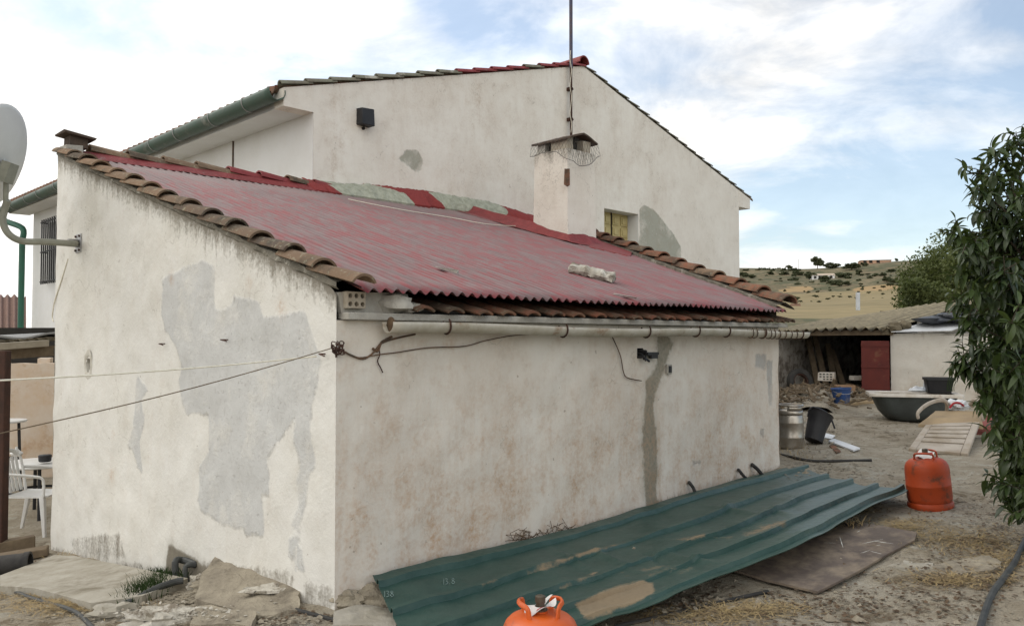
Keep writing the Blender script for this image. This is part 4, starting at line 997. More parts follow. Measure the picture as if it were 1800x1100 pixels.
# ---------------------------------------------------------------- clothes lines
post = thing('steel_post', 'rusty dark steel post at the left edge carrying the porch roof', 'post', tuple(P(0, 960, 7.6)))
pc = P(-1, 960, 7.6); pz = P(0, 616, 7.6).z
mb = MB(); mb.box(Vector((pc.x, pc.y, (pz - .65) / 2)), .10, .10, pz + .65); mb.build('shaft', MAT['rustmetal'], post, bevel=.01)
mb = MB()
for py in (): mb.tube([P(10, py, 7.5) + Vector((0, 0, .02 * math.sin(a))) + Vector((.02 * math.cos(a), 0, 0)) for a in np.linspace(0, 9, 16)], .005, 4)
None
def line(name, pts, r, mat, label):
    mb = MB(); mb.tube(pts, r, 5); o = mb.build(name, mat); tag(o, label, 'clothes line', None); return o
a = P(-30, 670, 3.4); b = PL(565, 626, W(0, 0, 0), n_left) - E1 * .03
line('clothes_line', [a.lerp(b, f) - EZ * (.05 * math.sin(math.pi * f)) * .25 for f in np.linspace(0, 1, 12)], .0042, MAT['rope'], 'upper clothes line, thick cream cord crossing the side wall')
a = P(-30, 768, 3.2); b = PL(588, 612, W(0, 0, 0), n_left) - E1 * .02
line('clothes_line', [a.lerp(b, f) - EZ * (.08 * math.sin(math.pi * f)) * .25 for f in np.linspace(0, 1, 12)], .0026, MAT['wood'], 'lower clothes line, thin brown wire sloping down to the left')
# loose rope on the red roof
mb = MB(); mb.tube(catmull([PR(x, y, .022) for x, y in [(612, 350), (660, 360), (720, 371), (790, 382), (850, 393), (900, 397), (940, 395)]], 5), .0045, 5); tag(mb.build('roof_rope', MAT['rope']), 'pale slack rope lying across the top of the red roof', 'rope')
# debris on the roof
mb = MB(); prev = None
rows = []
a = PR(1000, 470, .045); b = PR(1082, 490, .045); dd = (b - a).normalized(); sd = dd.cross(RN)
for i, f in enumerate(np.linspace(0, 1, 26)):
    c = a.lerp(b, f); row = []
    rr = .055 * (1 + .25 * mn.noise(Vector((f * 9, 1, 1)))) * (1 if 0 < i < 25 else .3)
    for k in range(12):
        th = 2 * math.pi * k / 12; w = 1 + .35 * mn.noise(Vector((f * 12, math.cos(th) * 1.5, math.sin(th) * 1.5)))
        row.append(c + sd * (math.cos(th) * rr * 1.35 * w) + RN * (math.sin(th) * rr * .85 * w))
    row.append(row[0]); rows.append(row)
mb.sheet(rows); tag(mb.build('mortar_lump', MAT['whitestone'], ang=60), 'long rough lump of old mortar lying on the red roof', 'mortar lump')
for (x, y, l, lab) in ((785, 473, .16, 'pale broken chip lying near the middle of the red roof'), (1100, 521, .17, 'pale flat sliver lying near the lower edge of the red roof')):
    mb = MB(); c = PR(x, y, .02); mb.box(c, .035, l, .010, sd, dd, RN, j=.012); tag(mb.build('roof_chip', MAT['mortar'], bevel=.003), lab, 'chip')
MAT['rustroof'] = simple('rusty_sheet', (.10, .05, .035), (.07, .04, .03), 5, .9, .4)
MAT['terra'] = simple('orange_render', (.48, .30, .20), (.42, .27, .19), .5, .9, 0)
MAT['terra2'] = simple('pink_render', (.52, .42, .36), (.46, .38, .32), .5, .9, 0)
# ================================================================ STONE SHED AT THE BACK
O = P(1565, 583, 14.0); O.z = 0
def S(s, t, z): return O + E1 * s + E2 * t + EZ * z
sz0 = gz(O.x, O.y) - .25
barn = thing('stone_shed', 'low open-fronted shed with a mossy corrugated roof at the back of the yard', 'shed', (O.x, O.y, gz(O.x, O.y)))
EVZ = CZ + .165; WZ = CZ + .075
def broof(s, t): return EVZ + .118 * s - .05 * max(0, t - .6) * (.5 + s * .5) + .015 * math.sin(t * 2 + s) - .02 * math.sin(s * 1.1)
def shwall(name, pos, us, zs, top, mild=.1):
    f = {'patch': lambda p: np.full(len(p), -.5), 'rust': lambda p: .35 * np.clip((.9 - p[:, 1]) / .6, 0, 1), 'mild': lambda p: mild + .38 * np.exp(-(top(0) - p[:, 1]) / .16) + .25 * np.exp(-(p[:, 1] - sz0 - .25) / .12)}
    return wall(name, pos, us, zs, top, None, f, MAT['shedwall'], barn, .012, nrm=-E1)
shwall('front_wall', lambda u, z: S(0, -u, z), list(np.arange(0, 4.5, .06)), list(np.arange(sz0, WZ + .05, .06)), lambda u: WZ + .02 * math.sin(u * 3))
mb = MB(); mb.sheet([[S(0, 0, sz0), S(.25, 0, sz0)], [S(0, 0, WZ), S(.25, 0, WZ)]]); mb.build('door_jamb', MAT['peel'], barn)
TL = 2.03
mb = MB(); mb.sheet([[S(s, TL, sz0 - .1) for s in np.linspace(-.02, 4.9, 14)], [S(s, TL, broof(s, TL) - .05) for s in np.linspace(-.02, 4.9, 14)]])
mb.sheet([[S(-.02, TL, sz0 - .1), S(-.02, TL + .5, sz0 - .1)], [S(-.02, TL, broof(0, TL) - .05), S(-.02, TL + .5, broof(0, TL) - .05)]]); mb.build('side_wall', MAT['peel'], barn)
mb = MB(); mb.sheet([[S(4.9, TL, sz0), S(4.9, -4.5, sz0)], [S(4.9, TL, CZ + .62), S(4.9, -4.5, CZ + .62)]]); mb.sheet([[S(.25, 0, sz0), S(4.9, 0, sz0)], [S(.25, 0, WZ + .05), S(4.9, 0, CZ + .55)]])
mb.sheet([[S(0, -4.5, sz0), S(4.9, -4.5, sz0)], [S(0, -4.5, WZ), S(4.9, -4.5, CZ + .5)]]); mb.build('inner_wall', MAT['dark'], barn)  # inner faces near-black: the gloom of the shed put into their colour
mb = MB(); g = []
ts = np.arange(-.03, TL + .55, .177 / 6)
for i in range(16):
    s = -.16 + 5.2 * i / 15; row = []
    for t in ts:
        row.append(S(s + (.03 * mn.noise(Vector((t * 3, 0, 0))) if i == 0 else 0), t, broof(s, t) + .040 * math.cos(2 * math.pi * t / .177) + .012 * (1 if (i // 5) % 2 else 0)))
    g.append(row)
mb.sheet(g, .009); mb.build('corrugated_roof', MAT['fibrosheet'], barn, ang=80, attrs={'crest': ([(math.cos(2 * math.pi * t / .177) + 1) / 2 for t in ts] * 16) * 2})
mb = MB(); g = []
ts = np.arange(-4.6, -.02, .177 / 6)
for i in range(10):
    s = 1.3 + 3.75 * i / 9; g.append([S(s, t, CZ + .30 + .13 * (s - 1.3) + .02 * math.cos(2 * math.pi * t / .177) + .03 * math.sin(t * 2)) for t in ts])
mb.sheet(g, .02); mb.build('rear_roof', MAT['rustroof'] if 'rustroof' in MAT else MAT['pink'], barn, ang=80)
mb = MB()
g = [[S(1.3, t, WZ + .0) for t in np.linspace(-4.6, 0, 8)], [S(1.28, t, CZ + .30) for t in np.linspace(-4.6, 0, 8)]]; mb.sheet(g, .02, E1); 
g = [[S(0.0, t, WZ - .0) for t in np.linspace(-4.5, 0, 12)], [S(1.3, t, WZ + .02) for t in np.linspace(-4.5, 0, 12)]]; mb.sheet(g, .03); mb.build('wall_top', MAT['mortar'], barn)
mb = MB(); mb.box(S(-.06, .05, EVZ - .045), .10, .10, .11, E1, E2, EZ, j=.012); mb.blob(S(.0, -.06, EVZ + .02), .12, .14, .09, 3, .4); mb.blob(S(.1, -.2, EVZ + .04), .10, .10, .08, 8, .4); mb.build('broken_tiles', MAT['fibro'], barn)
mb = MB(); mb.box(S(-.0, 1.0, EVZ - .07), .10, 2.1, .09, E1, E2, EZ, j=.01); mb.build('lintel_beam', MAT['wood'], barn)
# door leaf
dd_ = (E2 * .93 - E1 * .37).normalized(); dn = dd_.cross(EZ); dz0 = P(1550, 690, 13.9).z; dz1 = P(1550, 599, 13.9).z
hinge = S(-.03, .0, 0)
mb = MB(); mb.box(hinge + dd_ * .23 + EZ * ((dz0 + dz1) / 2), .44, .035, dz1 - dz0, dd_, dn, EZ); dr_ = mb.build('door', MAT['reddoor'], barn, bevel=.004)
for f in (.08, .5, .92):
    mb = MB(); mb.box(hinge + dd_ * .23 + EZ * (dz0 + (dz1 - dz0) * f) - dn * .0, .45, .055, .05, dd_, dn, EZ); mb.build('door_rail', MAT['reddoor'], dr_)
mb = MB(); mb.tube([P(1508, 536, 15.6) - EZ * .1, P(1508, 514, 15.6)], .038, 10); mb.build('flue_pipe', MAT['whitesheet'], barn)
# things lying on the shed roof
mb = MB(); A1 = S(-.08, -.15, WZ + .06); mb.sheet([[S(-.10, -.05, WZ + .035), S(-.12, -1.0, WZ + .05)], [S(.6, -.35, WZ + .20), S(.6, -1.2, WZ + .22)]], .012); tag(mb.build('white_sheet', MAT['whitesheet']), 'white sloping panel laid on top of the shed wall', 'panel')
mb = MB(); mb.blob(S(.55, -.85, WZ + .27), .35, .75, .08, 4, .35, 20, 10); mb.blob(S(.35, -.55, WZ + .23), .22, .4, .05, 9, .4, 16, 8); tag(mb.build('tarpaulin', MAT['tarp']), 'crumpled dark tarpaulin bundled on the shed roof', 'tarpaulin')
# clutter inside and before the shed
def gobj(px, py):
    q = G(px, py); return q
tyre = thing('tyre', 'old tyre leaning inside the left wall of the open shed', 'tyre', tuple(P(1408, 694, 14.7)))
mb = MB(); c = P(1406, 671, 14.9); ax = (E1 * .35 - E2 * .5 + Vector((-.35, -.9, .25))).normalized(); prof = [(.15, -.055), (.19, -.07), (.235, -.06), (.245, 0), (.235, .06), (.19, .07), (.15, .055), (.15, -.055)]
mb.lathe(prof, c, 30, ax, closed=False); mb.build('tread', MAT['rubber'], tyre)
mb = MB(); mb.lathe([(.15, -.04), (.13, -.04), (.13, .04), (.15, .04)], c, 24, ax, closed=False); mb.build('bead_ring', MAT['rustmetal'], tyre)
def boxthing(name, label, cat, px, py, Y, w, d, h, mat, rz, extra=None, dz=0):
    q = P(px, py, Y); t = thing(name, label, cat, tuple(q), 0); ex = Vector((math.cos(rz), math.sin(rz), 0)); ey = Vector((-math.sin(rz), math.cos(rz), 0))
    mb = MB(); mb.box(q + EZ * h / 2, w, d, h, ex, ey, EZ, j=.004); b = mb.build('body', MAT[mat], t, bevel=.004)
    return t, q, ex, ey, b
t, q, ex, ey, b = boxthing('concrete_block', 'pale hollow block at the mouth of the open shed', 'block', 1453, 669, 14.2, .26, .2, .145, 'enamel', -.5)
for k in range(3):
    for j in range(4):
        mb = MB(); mb.box(q - ey * .101 + ex * (-.085 + j * .057) + EZ * (.03 + k * .043), .034, .004, .022, ex, ey, EZ); mb.build('vent_slot', MAT['dark'], t)
boxthing('white_tub', 'small pale tub inside the dark shed beside the red door', 'tub', 1507, 668, 14.6, .22, .16, .075, 'enamel', .1)
t, q, ex, ey, b = boxthing('cardboard_box', 'low brown cardboard box behind the blue bucket', 'box', 1481, 690, 14.0, .34, .24, .13, 'cardboard', .1)
mb = MB(); mb.box(q + ex * .18 + EZ * .12, .10, .24, .006, (ex - EZ * .5).normalized(), ey, EZ); mb.build('flap', MAT['cardboard'], t)
# leaning timbers
for i, (x0, y0, x1, y1) in enumerate(((1440, 690, 1420, 592), (1455, 690, 1432, 590), (1470, 690, 1455, 605), (1486, 688, 1462, 615))):
    mb = MB(); a = P(x0, y0, 15.5); b = P(x1, y1, 16.2); d = (b - a).normalized(); sd = d.cross(Vector((0, 1, 0))).normalized(); mb.box((a + b) / 2, .10, .05, (b - a).length, sd, d.cross(sd), d)
    tag(mb.build('leaning_plank', MAT['wood'], bevel=.004), 'dark timber plank leaning up in the gloom of the open shed', 'plank', 'planks leaning inside the open shed')
# blue bucket
q = G(1480, 708); bk = thing('bucket', 'blue plastic bucket standing before the open shed', 'bucket', tuple(q))
mb = MB(); Yb = q.y; rb = 17 * Yb / F; hb_ = .235
mb.lathe([(.001, 0), (rb * .72, 0), (rb * .96, hb_ * .93), (rb * 1.03, hb_ * .93), (rb * 1.03, hb_), (rb * .94, hb_), (rb * .9, hb_ * .9), (rb * .68, .02), (.001, .02)], q, 28, (EZ + Vector((-.06, 0, 0))).normalized(), closed=False); mb.build('pail', MAT['blue'], bk)
mb = MB(); mb.tube([q + EZ * hb_ + Vector((math.cos(a) * rb, math.sin(a) * rb * .9, -.03 - .06 * abs(math.sin(a)))) for a in np.linspace(math.pi, 2 * math.pi, 14)], .005, 5); mb.build('handle', MAT['galv'], bk)
# bathtub
ty0 = 10.9; ql = P(1529, 692, ty0); qr = P(1697, 696, ty0 - .35); rimz = ql.z; bz = G(1600, 737).z
ex = Vector((qr.x - ql.x, qr.y - ql.y, 0)); TLn = ex.length; ex.normalize(); ey = Vector((-ex.y, ex.x, 0)); TW = .66
cen = Vector(((ql.x + qr.x) / 2, (ql.y + qr.y) / 2, 0)) + ey * TW / 2
tub = thing('bathtub', 'old enamel bathtub with a dark underside standing on the yard', 'bathtub', (cen.x, cen.y, bz))
def rrect(a, b, r, n=6):
    out = []
    for (sx, sy, a0) in ((1, 1, 0), (-1, 1, 90), (-1, -1, 180), (1, -1, 270)):
        for k in range(n + 1):
            th = math.radians(a0 + 90 * k / n); out.append((sx * (a - r) + r * math.cos(th), sy * (b - r) + r * math.sin(th)))
    return out
def loft(levels, ex, ey, c0):
    g = []
    for (a, b, r, z, ox) in levels:
        ring = [c0 + ex * (x + ox) + ey * y + EZ * z for x, y in rrect(a, b, min(r, a, b))]; ring.append(ring[0]); g.append(ring)
    return g
hL, hW = TLn / 2, TW / 2; Hh = rimz - bz
mb = MB(); lv = [(.001, .001, .001, 0, .05), (hL * .55, hW * .5, .15, .005, .05), (hL * .68, hW * .66, .2, .03, .04), (hL * .80, hW * .78, .2, Hh * .35, .02), (hL * .88, hW * .86, .18, Hh * .75, 0), (hL * .92, hW * .90, .16, Hh * .93, 0)]
mb.sheet(loft(lv, ex, ey, Vector((cen.x, cen.y, bz)))); mb.build('shell', MAT['castiron'], tub, ang=50)
mb = MB(); lv = [(hL * .92, hW * .90, .16, Hh * .93, 0), (hL, hW, .06, Hh * .90, 0), (hL * 1.0, hW, .06, Hh, 0), (hL * .99, hW * .98, .06, Hh + .008, 0), (hL * .86, hW * .80, .14, Hh, 0), (hL * .80, hW * .74, .16, Hh * .7, 0), (hL * .7, hW * .6, .18, Hh * .25, 0), (.001, .001, .001, Hh * .22, 0)]
mb.sheet(loft(lv, ex, ey, Vector((cen.x, cen.y, bz)))); mb.build('rim', MAT['enamel'], tub, ang=50)
mb = MB(); mb.sheet([[Vector((cen.x, cen.y, bz + Hh * .93)) + ex * x + ey * y + EZ * .012 * mn.noise(Vector((x * 9, y * 9, 1))) for x in np.linspace(-hL * .84, hL * .84, 24)] for y in np.linspace(-hW * .78, hW * .78, 12)]); mb.build('leaf_filling', MAT['leaflit'], tub)
q = P(1650, 696, ty0 + .18); q.z = rimz + .004; pot = thing('planter_pot', 'square black planter pot standing on the bathtub rim', 'plant pot', tuple(q))
w = 22.5 * q.y / F; mb = MB(); lv = [(.001, .001, .001, 0, 0), (w * .82, w * .62, .03, 0, 0), (w * .97, w * .78, .03, .17, 0), (w * 1.04, w * .85, .03, .172, 0), (w * 1.04, w * .85, .03, .205, 0), (w * .95, w * .76, .03, .205, 0), (w * .90, w * .7, .03, .16, 0), (.001, .001, .001, .16, 0)]
mb.sheet(loft(lv, ex, ey, q)); mb.build('pot', MAT['bakelite'], pot, ang=40)
mb = MB(); mb.blob(q + EZ * .165, w * .88, w * .68, .02, 3, .3, 14, 6); mb.build('soil', MAT['leaflit'], pot)
mb = MB()
for k in range(5):
    a = q + ex * (.16 - .02 * k) - ey * .15; mb.tube(catmull([a + EZ * .03, a + EZ * .10, a + EZ * (.17 + .02 * k) + ex * .03], 4), .004, 4)
tag(mb.build('weed_stems', MAT['grass']), 'thin green stems growing beside the black planter pot', 'weed', kind='stuff')
# white rag behind the pot
mb = MB(); mb.blob(P(1617, 690, 11.35) + EZ * .02, .14, .08, .06, 5, .5); mb.tube([P(1622, 690, 11.3), P(1626, 668, 11.3)], .012, 6); tag(mb.build('white_rag', MAT['whitesheet']), 'crumpled white rag on the back rim of the bathtub', 'rag')
# sun lounger
lo = thing('sun_lounger', 'dirty beige plastic sun lounger folded up on the yard', 'sun lounger', tuple(G(1655, 797)))
gl = G(1597, 793); gr = G(1702, 802)
ul = P(1628, 744, gl.y + .75); ur = P(1722, 741, gr.y + .80); gl.z += .03; gr.z += .03
def quadpt(a, b, c, d, u, v): return (a * (1 - u) + b * u) * (1 - v) + (c * (1 - u) + d * u) * v
# frame of the slatted panel: side rails, slats with real gaps between
nrm = ((gr - gl).cross(ul - gl)).normalized()
def qbox(u0, u1, v0, v1, th=.03):
    c = [quadpt(gl, gr, ul, ur, u, v) for u, v in ((u0, v0), (u1, v0), (u1, v1), (u0, v1))]
    return [p - nrm * th for p in c] + c
mb = MB(); mb.hexa(qbox(0, .13, 0, 1, .045)); mb.build('side_rail', MAT['lounger'], lo, bevel=.008)
mb = MB(); mb.hexa(qbox(.87, 1, 0, 1, .045)); mb.build('side_rail', MAT['lounger'], lo, bevel=.008)
vs_ = [0, .30, .47, .62, .76, .89]; ve_ = [.25, .42, .575, .72, .855, 1.0]
for a, b in zip(vs_, ve_):
    mb = MB(); mb.hexa(qbox(.131, .869, a, b, .03)); mb.build('slat', MAT['lounger'], lo, bevel=.004)
mb = MB(); c = [ul + EZ * .0, ur, ]
f0 = P(1614, 738, ul.y - .02); f1 = P(1728, 741, ur.y - .02); b0_ = P(1640, 720, ul.y + .52); b1_ = P(1724, 718, ur.y + .5)
g = []
for v in np.linspace(0, 1, 8):
    row = []
    for u in np.linspace(0, 1, 12):
        q = quadpt(f0, f1, b0_, b1_, u, v); ed = .05 * (1 if min(u, 1 - u, v, 1 - v) < .02 else 0); q = q + EZ * (.012 * mn.noise(q * 6) - ed); row.append(q)
    g.append(row)
mb.sheet(g, .03); mb.build('seat_panel', MAT['loungerm'], lo)
mb = MB(); mb.tube(catmull([f0 + EZ * .02, f0 + EZ * .08, P(1626, 713, ul.y + .1), P(1640, 706, ul.y + .2), P(1656, 703, ul.y + .3), P(1664, 708, ul.y + .35), P(1664, 722, ul.y + .4)], 5), .024, 8, flat=.7); mb.build('armrest', MAT['lounger'], lo)
mb = MB(); mb.tube(catmull([f1 + EZ * .02, f1 + EZ * .08, P(1724, 713, ur.y + .2), P(1715, 704, ur.y + .4), P(1706, 712, ur.y + .5)], 5), .03, 8, flat=.7); mb.build('armrest', MAT['lounger'], lo)
bag = thing('carrier_bag', 'crumpled white carrier bag with a red stripe behind the sun lounger', 'bag', tuple(P(1684, 716, 9.3)))
mb = MB(); mb.blob(P(1683, 712, 9.3), .12, .08, .06, 6, .5, 22, 14, sc=2.5); mb.build('bag', MAT['whitesheet'], bag)
mb = MB(); mb.tube(catmull([P(1669, 717, 9.19), P(1676, 709, 9.18), P(1686, 708, 9.18), P(1694, 713, 9.19)], 5), .012, 6); mb.build('stripe', MAT['redrag'], bag)
q = G(1728, 762); mb = MB(); mb.blob(q + EZ * .08, .22, .18, .12, 12, .3); tag(mb.build('pink_sack', MAT['pink']), 'dull pink sack under the peach tree beside the sun lounger', 'sack')
# keg
q = G(1388, 779); q = P(1389, 779, 8.55); q.z = gz(q.x, q.y); keg = thing('beer_keg', 'stained steel beer keg standing past the corner of the lean-to', 'keg', tuple(q))
r = 22.5 * 8.55 / F; H = 77 * 8.55 / F
pr = [(r * .8, 0), (r * .97, .01), (r, .04), (r, .10), (r * 1.03, .11), (r * 1.03, .125), (r, .135), (r, H * .55), (r * 1.03, H * .57), (r * 1.03, H * .60), (r, H * .62), (r * .99, H * .68), (r * .90, H * .76), (r * .80, H * .79), (.03, H * .81), (.03, H * .86), (.001, H * .86)]
mb = MB(); mb.lathe(pr, q, 36, closed=False); mb.build('barrel', MAT['steel'], keg, ang=50)
mb = MB(); mb.lathe([(r * .93, H * .76), (r * .96, H * .80), (r * .96, H * .86)], q, 36, closed=False)
for k in range(3):
    a0 = k * 2.094 + .3
    for a in (a0, a0 + 1.2):
        pass
g = []
for i, z in enumerate((H * .86, H * .97)):
    g.append([q + Vector((math.cos(a) * r * .965, math.sin(a) * r * .965, z)) for a in np.linspace(0, 1.35, 10)])
for k in range(3):
    gg = [[q + Vector((math.cos(a + k * 2.094) * r * .965, math.sin(a + k * 2.094) * r * .965, z)) for a in np.linspace(0, 1.35, 10)] for z in (H * .86, H * .965)]; mb.sheet(gg)
kc = mb.build('collar', MAT['steel'], keg, ang=50); km = kc.modifiers.new('s', 'SOLIDIFY'); km.thickness = .005
mb = MB(); mb.tube([q + Vector((math.cos(a) * r * .965, math.sin(a) * r * .965, H * .975)) for a in np.linspace(0, 2 * math.pi, 40)], .010, 6, False); mb.build('rim', MAT['steel'], keg)
# black basket tipped beside the keg
q = P(1430, 772, 8.75); q.z = gz(q.x, q.y); bas = thing('plastic_basket', 'black plastic basket tipped over beside the steel keg', 'basket', tuple(q))
ax = Vector((.35, .25, .9)).normalized(); mb = MB(); g = []
bx = ax.orthogonal().normalized(); by = ax.cross(bx)
for (r_, z) in ((.001, 0), (.11, 0), (.125, .15), (.15, .30), (.16, .31), (.145, .31), (.12, .15), (.1, .02), (.001, .02)):
    row = []
    for a in np.linspace(0, 2 * math.pi, 25):
        k = 1 + .15 * mn.noise(Vector((math.cos(a), math.sin(a), z * 5))); row.append(q + EZ * .03 + ax * z + bx * (math.cos(a) * r_ * k) + by * (math.sin(a) * r_ * k * .8))
    g.append(row)
mb.sheet(g); mb.build('basket', MAT['bakelite'], bas, ang=40)
mb = MB(); tp_ = q + ax * .31; mb.tube(catmull([tp_ - Vector((.14, 0, 0)), tp_ + Vector((-.10, 0, .10)), tp_ + Vector((.02, 0, .07)), tp_ + Vector((.10, 0, .0)), tp_ + Vector((.13, -.05, -.12))], 5), .010, 6); mb.build('handle', MAT['bakelite'], bas)
# flat scraps
def flat(name, mat, poly, label, cat, dz=.02, th=.012, j=.0, group=None, kind=None):
    pts = [G(*p) for p in poly]; c = sum(pts, Vector()) / len(pts); mb = MB(); n = len(pts)
    top = [p + EZ * (dz + R_.uniform(-j, j)) for p in pts]; bot = [p - EZ * th for p in top]
    o = len(mb.v); mb.v += top + bot; mb.f += [tuple(range(n))[::-1], tuple(range(n, 2 * n))] + [(i, (i + 1) % n, n + (i + 1) % n, n + i) for i in range(n)]
    return tag(mb.build(name, MAT[mat], smooth=False), label, cat, group, kind)
flat('white_board', 'whitesheet', [(1456, 779), (1466, 775), (1512, 792), (1500, 796)], 'narrow white board lying on the yard before the black basket', 'board', .03, .015)
flat('tile_scrap', 'whitesheet', [(1444, 762), (1468, 768), (1462, 774), (1440, 770)], 'broken white tile lying beside the black basket', 'tile', .02, .01)
flat('tile_scrap', 'tilerd', [(1458, 786), (1466, 784), (1478, 796), (1470, 798)], 'thin reddish scrap lying along the narrow white board', 'scrap', .02, .01)
flat('wood_offcut', 'woodlt', [(1384, 694), (1392, 690), (1420, 712), (1410, 715)], 'pale wooden offcut lying behind the steel keg', 'offcut', .05, .03)
flat('wood_offcut', 'woodlt', [(1492, 708), (1540, 704), (1542, 709), (1495, 714)], 'yellowish board end lying right of the blue bucket', 'offcut', .04, .04)
mb = MB(); mb.lathe([(.075, 0), (.08, .01), (.001, .015)], G(1441, 708) + EZ * .07, 18, Vector((.2, -.8, .5)).normalized(), closed=False); tag(mb.build('round_plate', MAT['whiteplastic']), 'round pale plate propped in the rubble between keg and bucket', 'plate')
# black hose past the corner
def hose(pts, r, mat, label, cat='hose', name='hose', lift=0):
    q = []
    for p in pts:
        g_ = G(p[0], p[1]); g_.z += r * .9 + (p[2] if len(p) > 2 else 0); q.append(g_)
    mb = MB(); mb.tube(catmull(q, 8), r, 10); return tag(mb.build(name, MAT[mat]), label, cat)
hose([(1355, 797), (1395, 806), (1430, 812), (1480, 812), (1532, 811)], .013, 'rubber', 'black hose lying past the far corner of the lean-to')
# ================================================================ GREEN ROOF SHEET
Uu = [PL(x, y, W(0, -.07, 0), n1v) for x, y in [(655, 1010), (760, 984), (880, 957), (990, 932), (1100, 900), (1190, 872), (1300, 842), (1415, 813)]]
Ll = [PL(x, y, Vector((0, 0, CZ + z)), EZ) for x, y, z in [(770, 1215, -1.40), (900, 1158, -1.36), (1030, 1100, -1.31), (1150, 1060, -1.255), (1250, 1016, -1.205), (1400, 960, -1.135), (1500, 905, -1.115), (1600, 858, -1.10)]]
Uc = catmull(Uu, 24); Lc = catmull(Ll, 24); NU = len(Uc)
gsh = thing('green_roof_sheet', 'long dented dark green ribbed metal sheet lying against the foot of the front wall', 'metal sheet', tuple(Lc[60]))
ribs = [.10, .35, .575, .78, .945]; RW = .016; vlist = sorted(set([round(x, 4) for x in np.linspace(0, 1, 70)] + [r_ + k * RW for r_ in ribs for k in (-1.25, -.75, .75, 1.25)])); NV = len(vlist) - 1; g = []; mudpts = []; uv = []
def ribh(v):
    h = 0
    for r_ in ribs:
        d = abs(v - r_) / RW; h = max(h, 0 if d >= 1.249 else 1 if d < .751 else (1.25 - d) / .5)
    return h
for i in range(NU):
    u = i / (NU - 1); row = []
    for j in range(NV + 1):
        v = vlist[j]; ue = 1 - .035 * math.sin(math.pi * v) - .02 * mn.noise(Vector((v * 3, 0, 0))); k = u * ue * (NU - 1); a = int(min(k, NU - 2)); f = k - a
        U_ = Uc[a].lerp(Uc[a + 1], f); L_ = Lc[a].lerp(Lc[a + 1], f); q = U_.lerp(L_, v)
        fade = 1 - .55 * math.exp(-((u - .5) / .13) ** 2) * (1 if v > .2 else .5)
        z = .030 * ribh(v) * fade - .035 * math.sin(math.pi * v) + .030 * mn.noise(Vector((u * 5, v * 2, 3))) * math.sin(math.pi * min(v * 1.2, 1))
        z += .012 * mn.noise(Vector((u * 16, v * 5, 7))) * fade + .02 * (v > .9) * mn.noise(Vector((u * 9, 2, 2)))
        # creases across
        for cu, cv, am in ((.47, .45, .02), (.40, .3, .014), (.78, .4, .02), (.83, .62, .012), (.6, .75, .02), (.55, .6, -.015)):
            z += am * math.exp(-((u - cu - .1 * (v - cv)) / .008) ** 2 - ((v - cv) / .14) ** 2)
        q = q + EZ * z; row.append(q); uv.append((u * 5, v * 1.3))
    g.append(row)
mb = MB(); mb.sheet(g, .004)
allp = np.array([tuple(v) for v in mb.v]); d = allp - np.array([0, 0, CZ]); dep = d[:, 1] * math.cos(PIT) + d[:, 2] * math.sin(PIT); pp = np.c_[900 + F * d[:, 0] / dep, 550 - F * (-d[:, 1] * math.sin(PIT) + d[:, 2] * math.cos(PIT)) / dep]
mud = np.zeros(len(pp))
for poly, k in (([(845, 1026), (950, 992), (1053, 960), (1056, 966), (960, 1000), (850, 1029)], .9), ([(975, 1032), (1045, 1004), (1052, 1010), (985, 1036)], .7), ([(1010, 1060), (1080, 1030), (1125, 1018), (1150, 1024), (1150, 1042), (1100, 1068), (1030, 1092)], 1.0),
                ([(1190, 948), (1240, 936), (1242, 942), (1205, 950)], .9), ([(1300, 935), (1360, 915), (1385, 912), (1380, 925), (1310, 945)], .6), ([(1240, 945), (1290, 940), (1285, 948)], .6), ([(1080, 1000), (1240, 985), (1230, 1010), (1100, 1015)], .38), ([(1055, 962), (1120, 940), (1122, 945), (1060, 967)], .5)):
    mud = np.maximum(mud, k * np.clip(.55 + sdf(pp, poly) / 9, 0, 1))
mb.build('sheet', MAT['greensheet'], gsh, attrs={'mud': mud}, uv=uv + uv, ang=30)
# hand-written figures in pale marker
def stroke(mbx, pts, cx, cy, sc, rot=0.0):
    q = []
    for x, y in pts:
        X = cx + (x * math.cos(rot) - y * math.sin(rot)) * sc; Yp = cy - (x * math.sin(rot) + y * math.cos(rot)) * sc
        # nearest sheet point to that pixel
        k = int(np.argmin((pp[:, 0] - X) ** 2 + (pp[:, 1] - Yp) ** 2)); hgt = allp[k][2]; q.append(PL(X, Yp, Vector((0, 0, hgt + .006)), EZ))
    mbx.tube(catmull(q, 3), .0014, 4)
G13 = [[(0, 0), (.05, 1)], [(.35, .95), (.65, 1), (.7, .75), (.5, .55), (.75, .4), (.7, .1), (.35, 0)]]
for cx, cy, sc, rot, tail in ((780, 1026, 9.5, .05, 0), (676, 1048, 10, .02, 1)):
    mb = MB()
    for s_ in G13: stroke(mb, s_, cx, cy, sc, rot)
    stroke(mb, [(1.05, .02), (1.1, .05)], cx, cy, sc, rot) if not tail else None
    o8 = 1.45 if not tail else 1.0
    stroke(mb, [(o8 + .3, .55), (o8 + .1, .8), (o8 + .3, 1), (o8 + .5, .8), (o8 + .3, .55), (o8 + .05, .25), (o8 + .3, 0), (o8 + .6, .25), (o8 + .3, .55)], cx, cy, sc, rot)
    mb.build('hand_written_mark', MAT['chalk'], gsh)
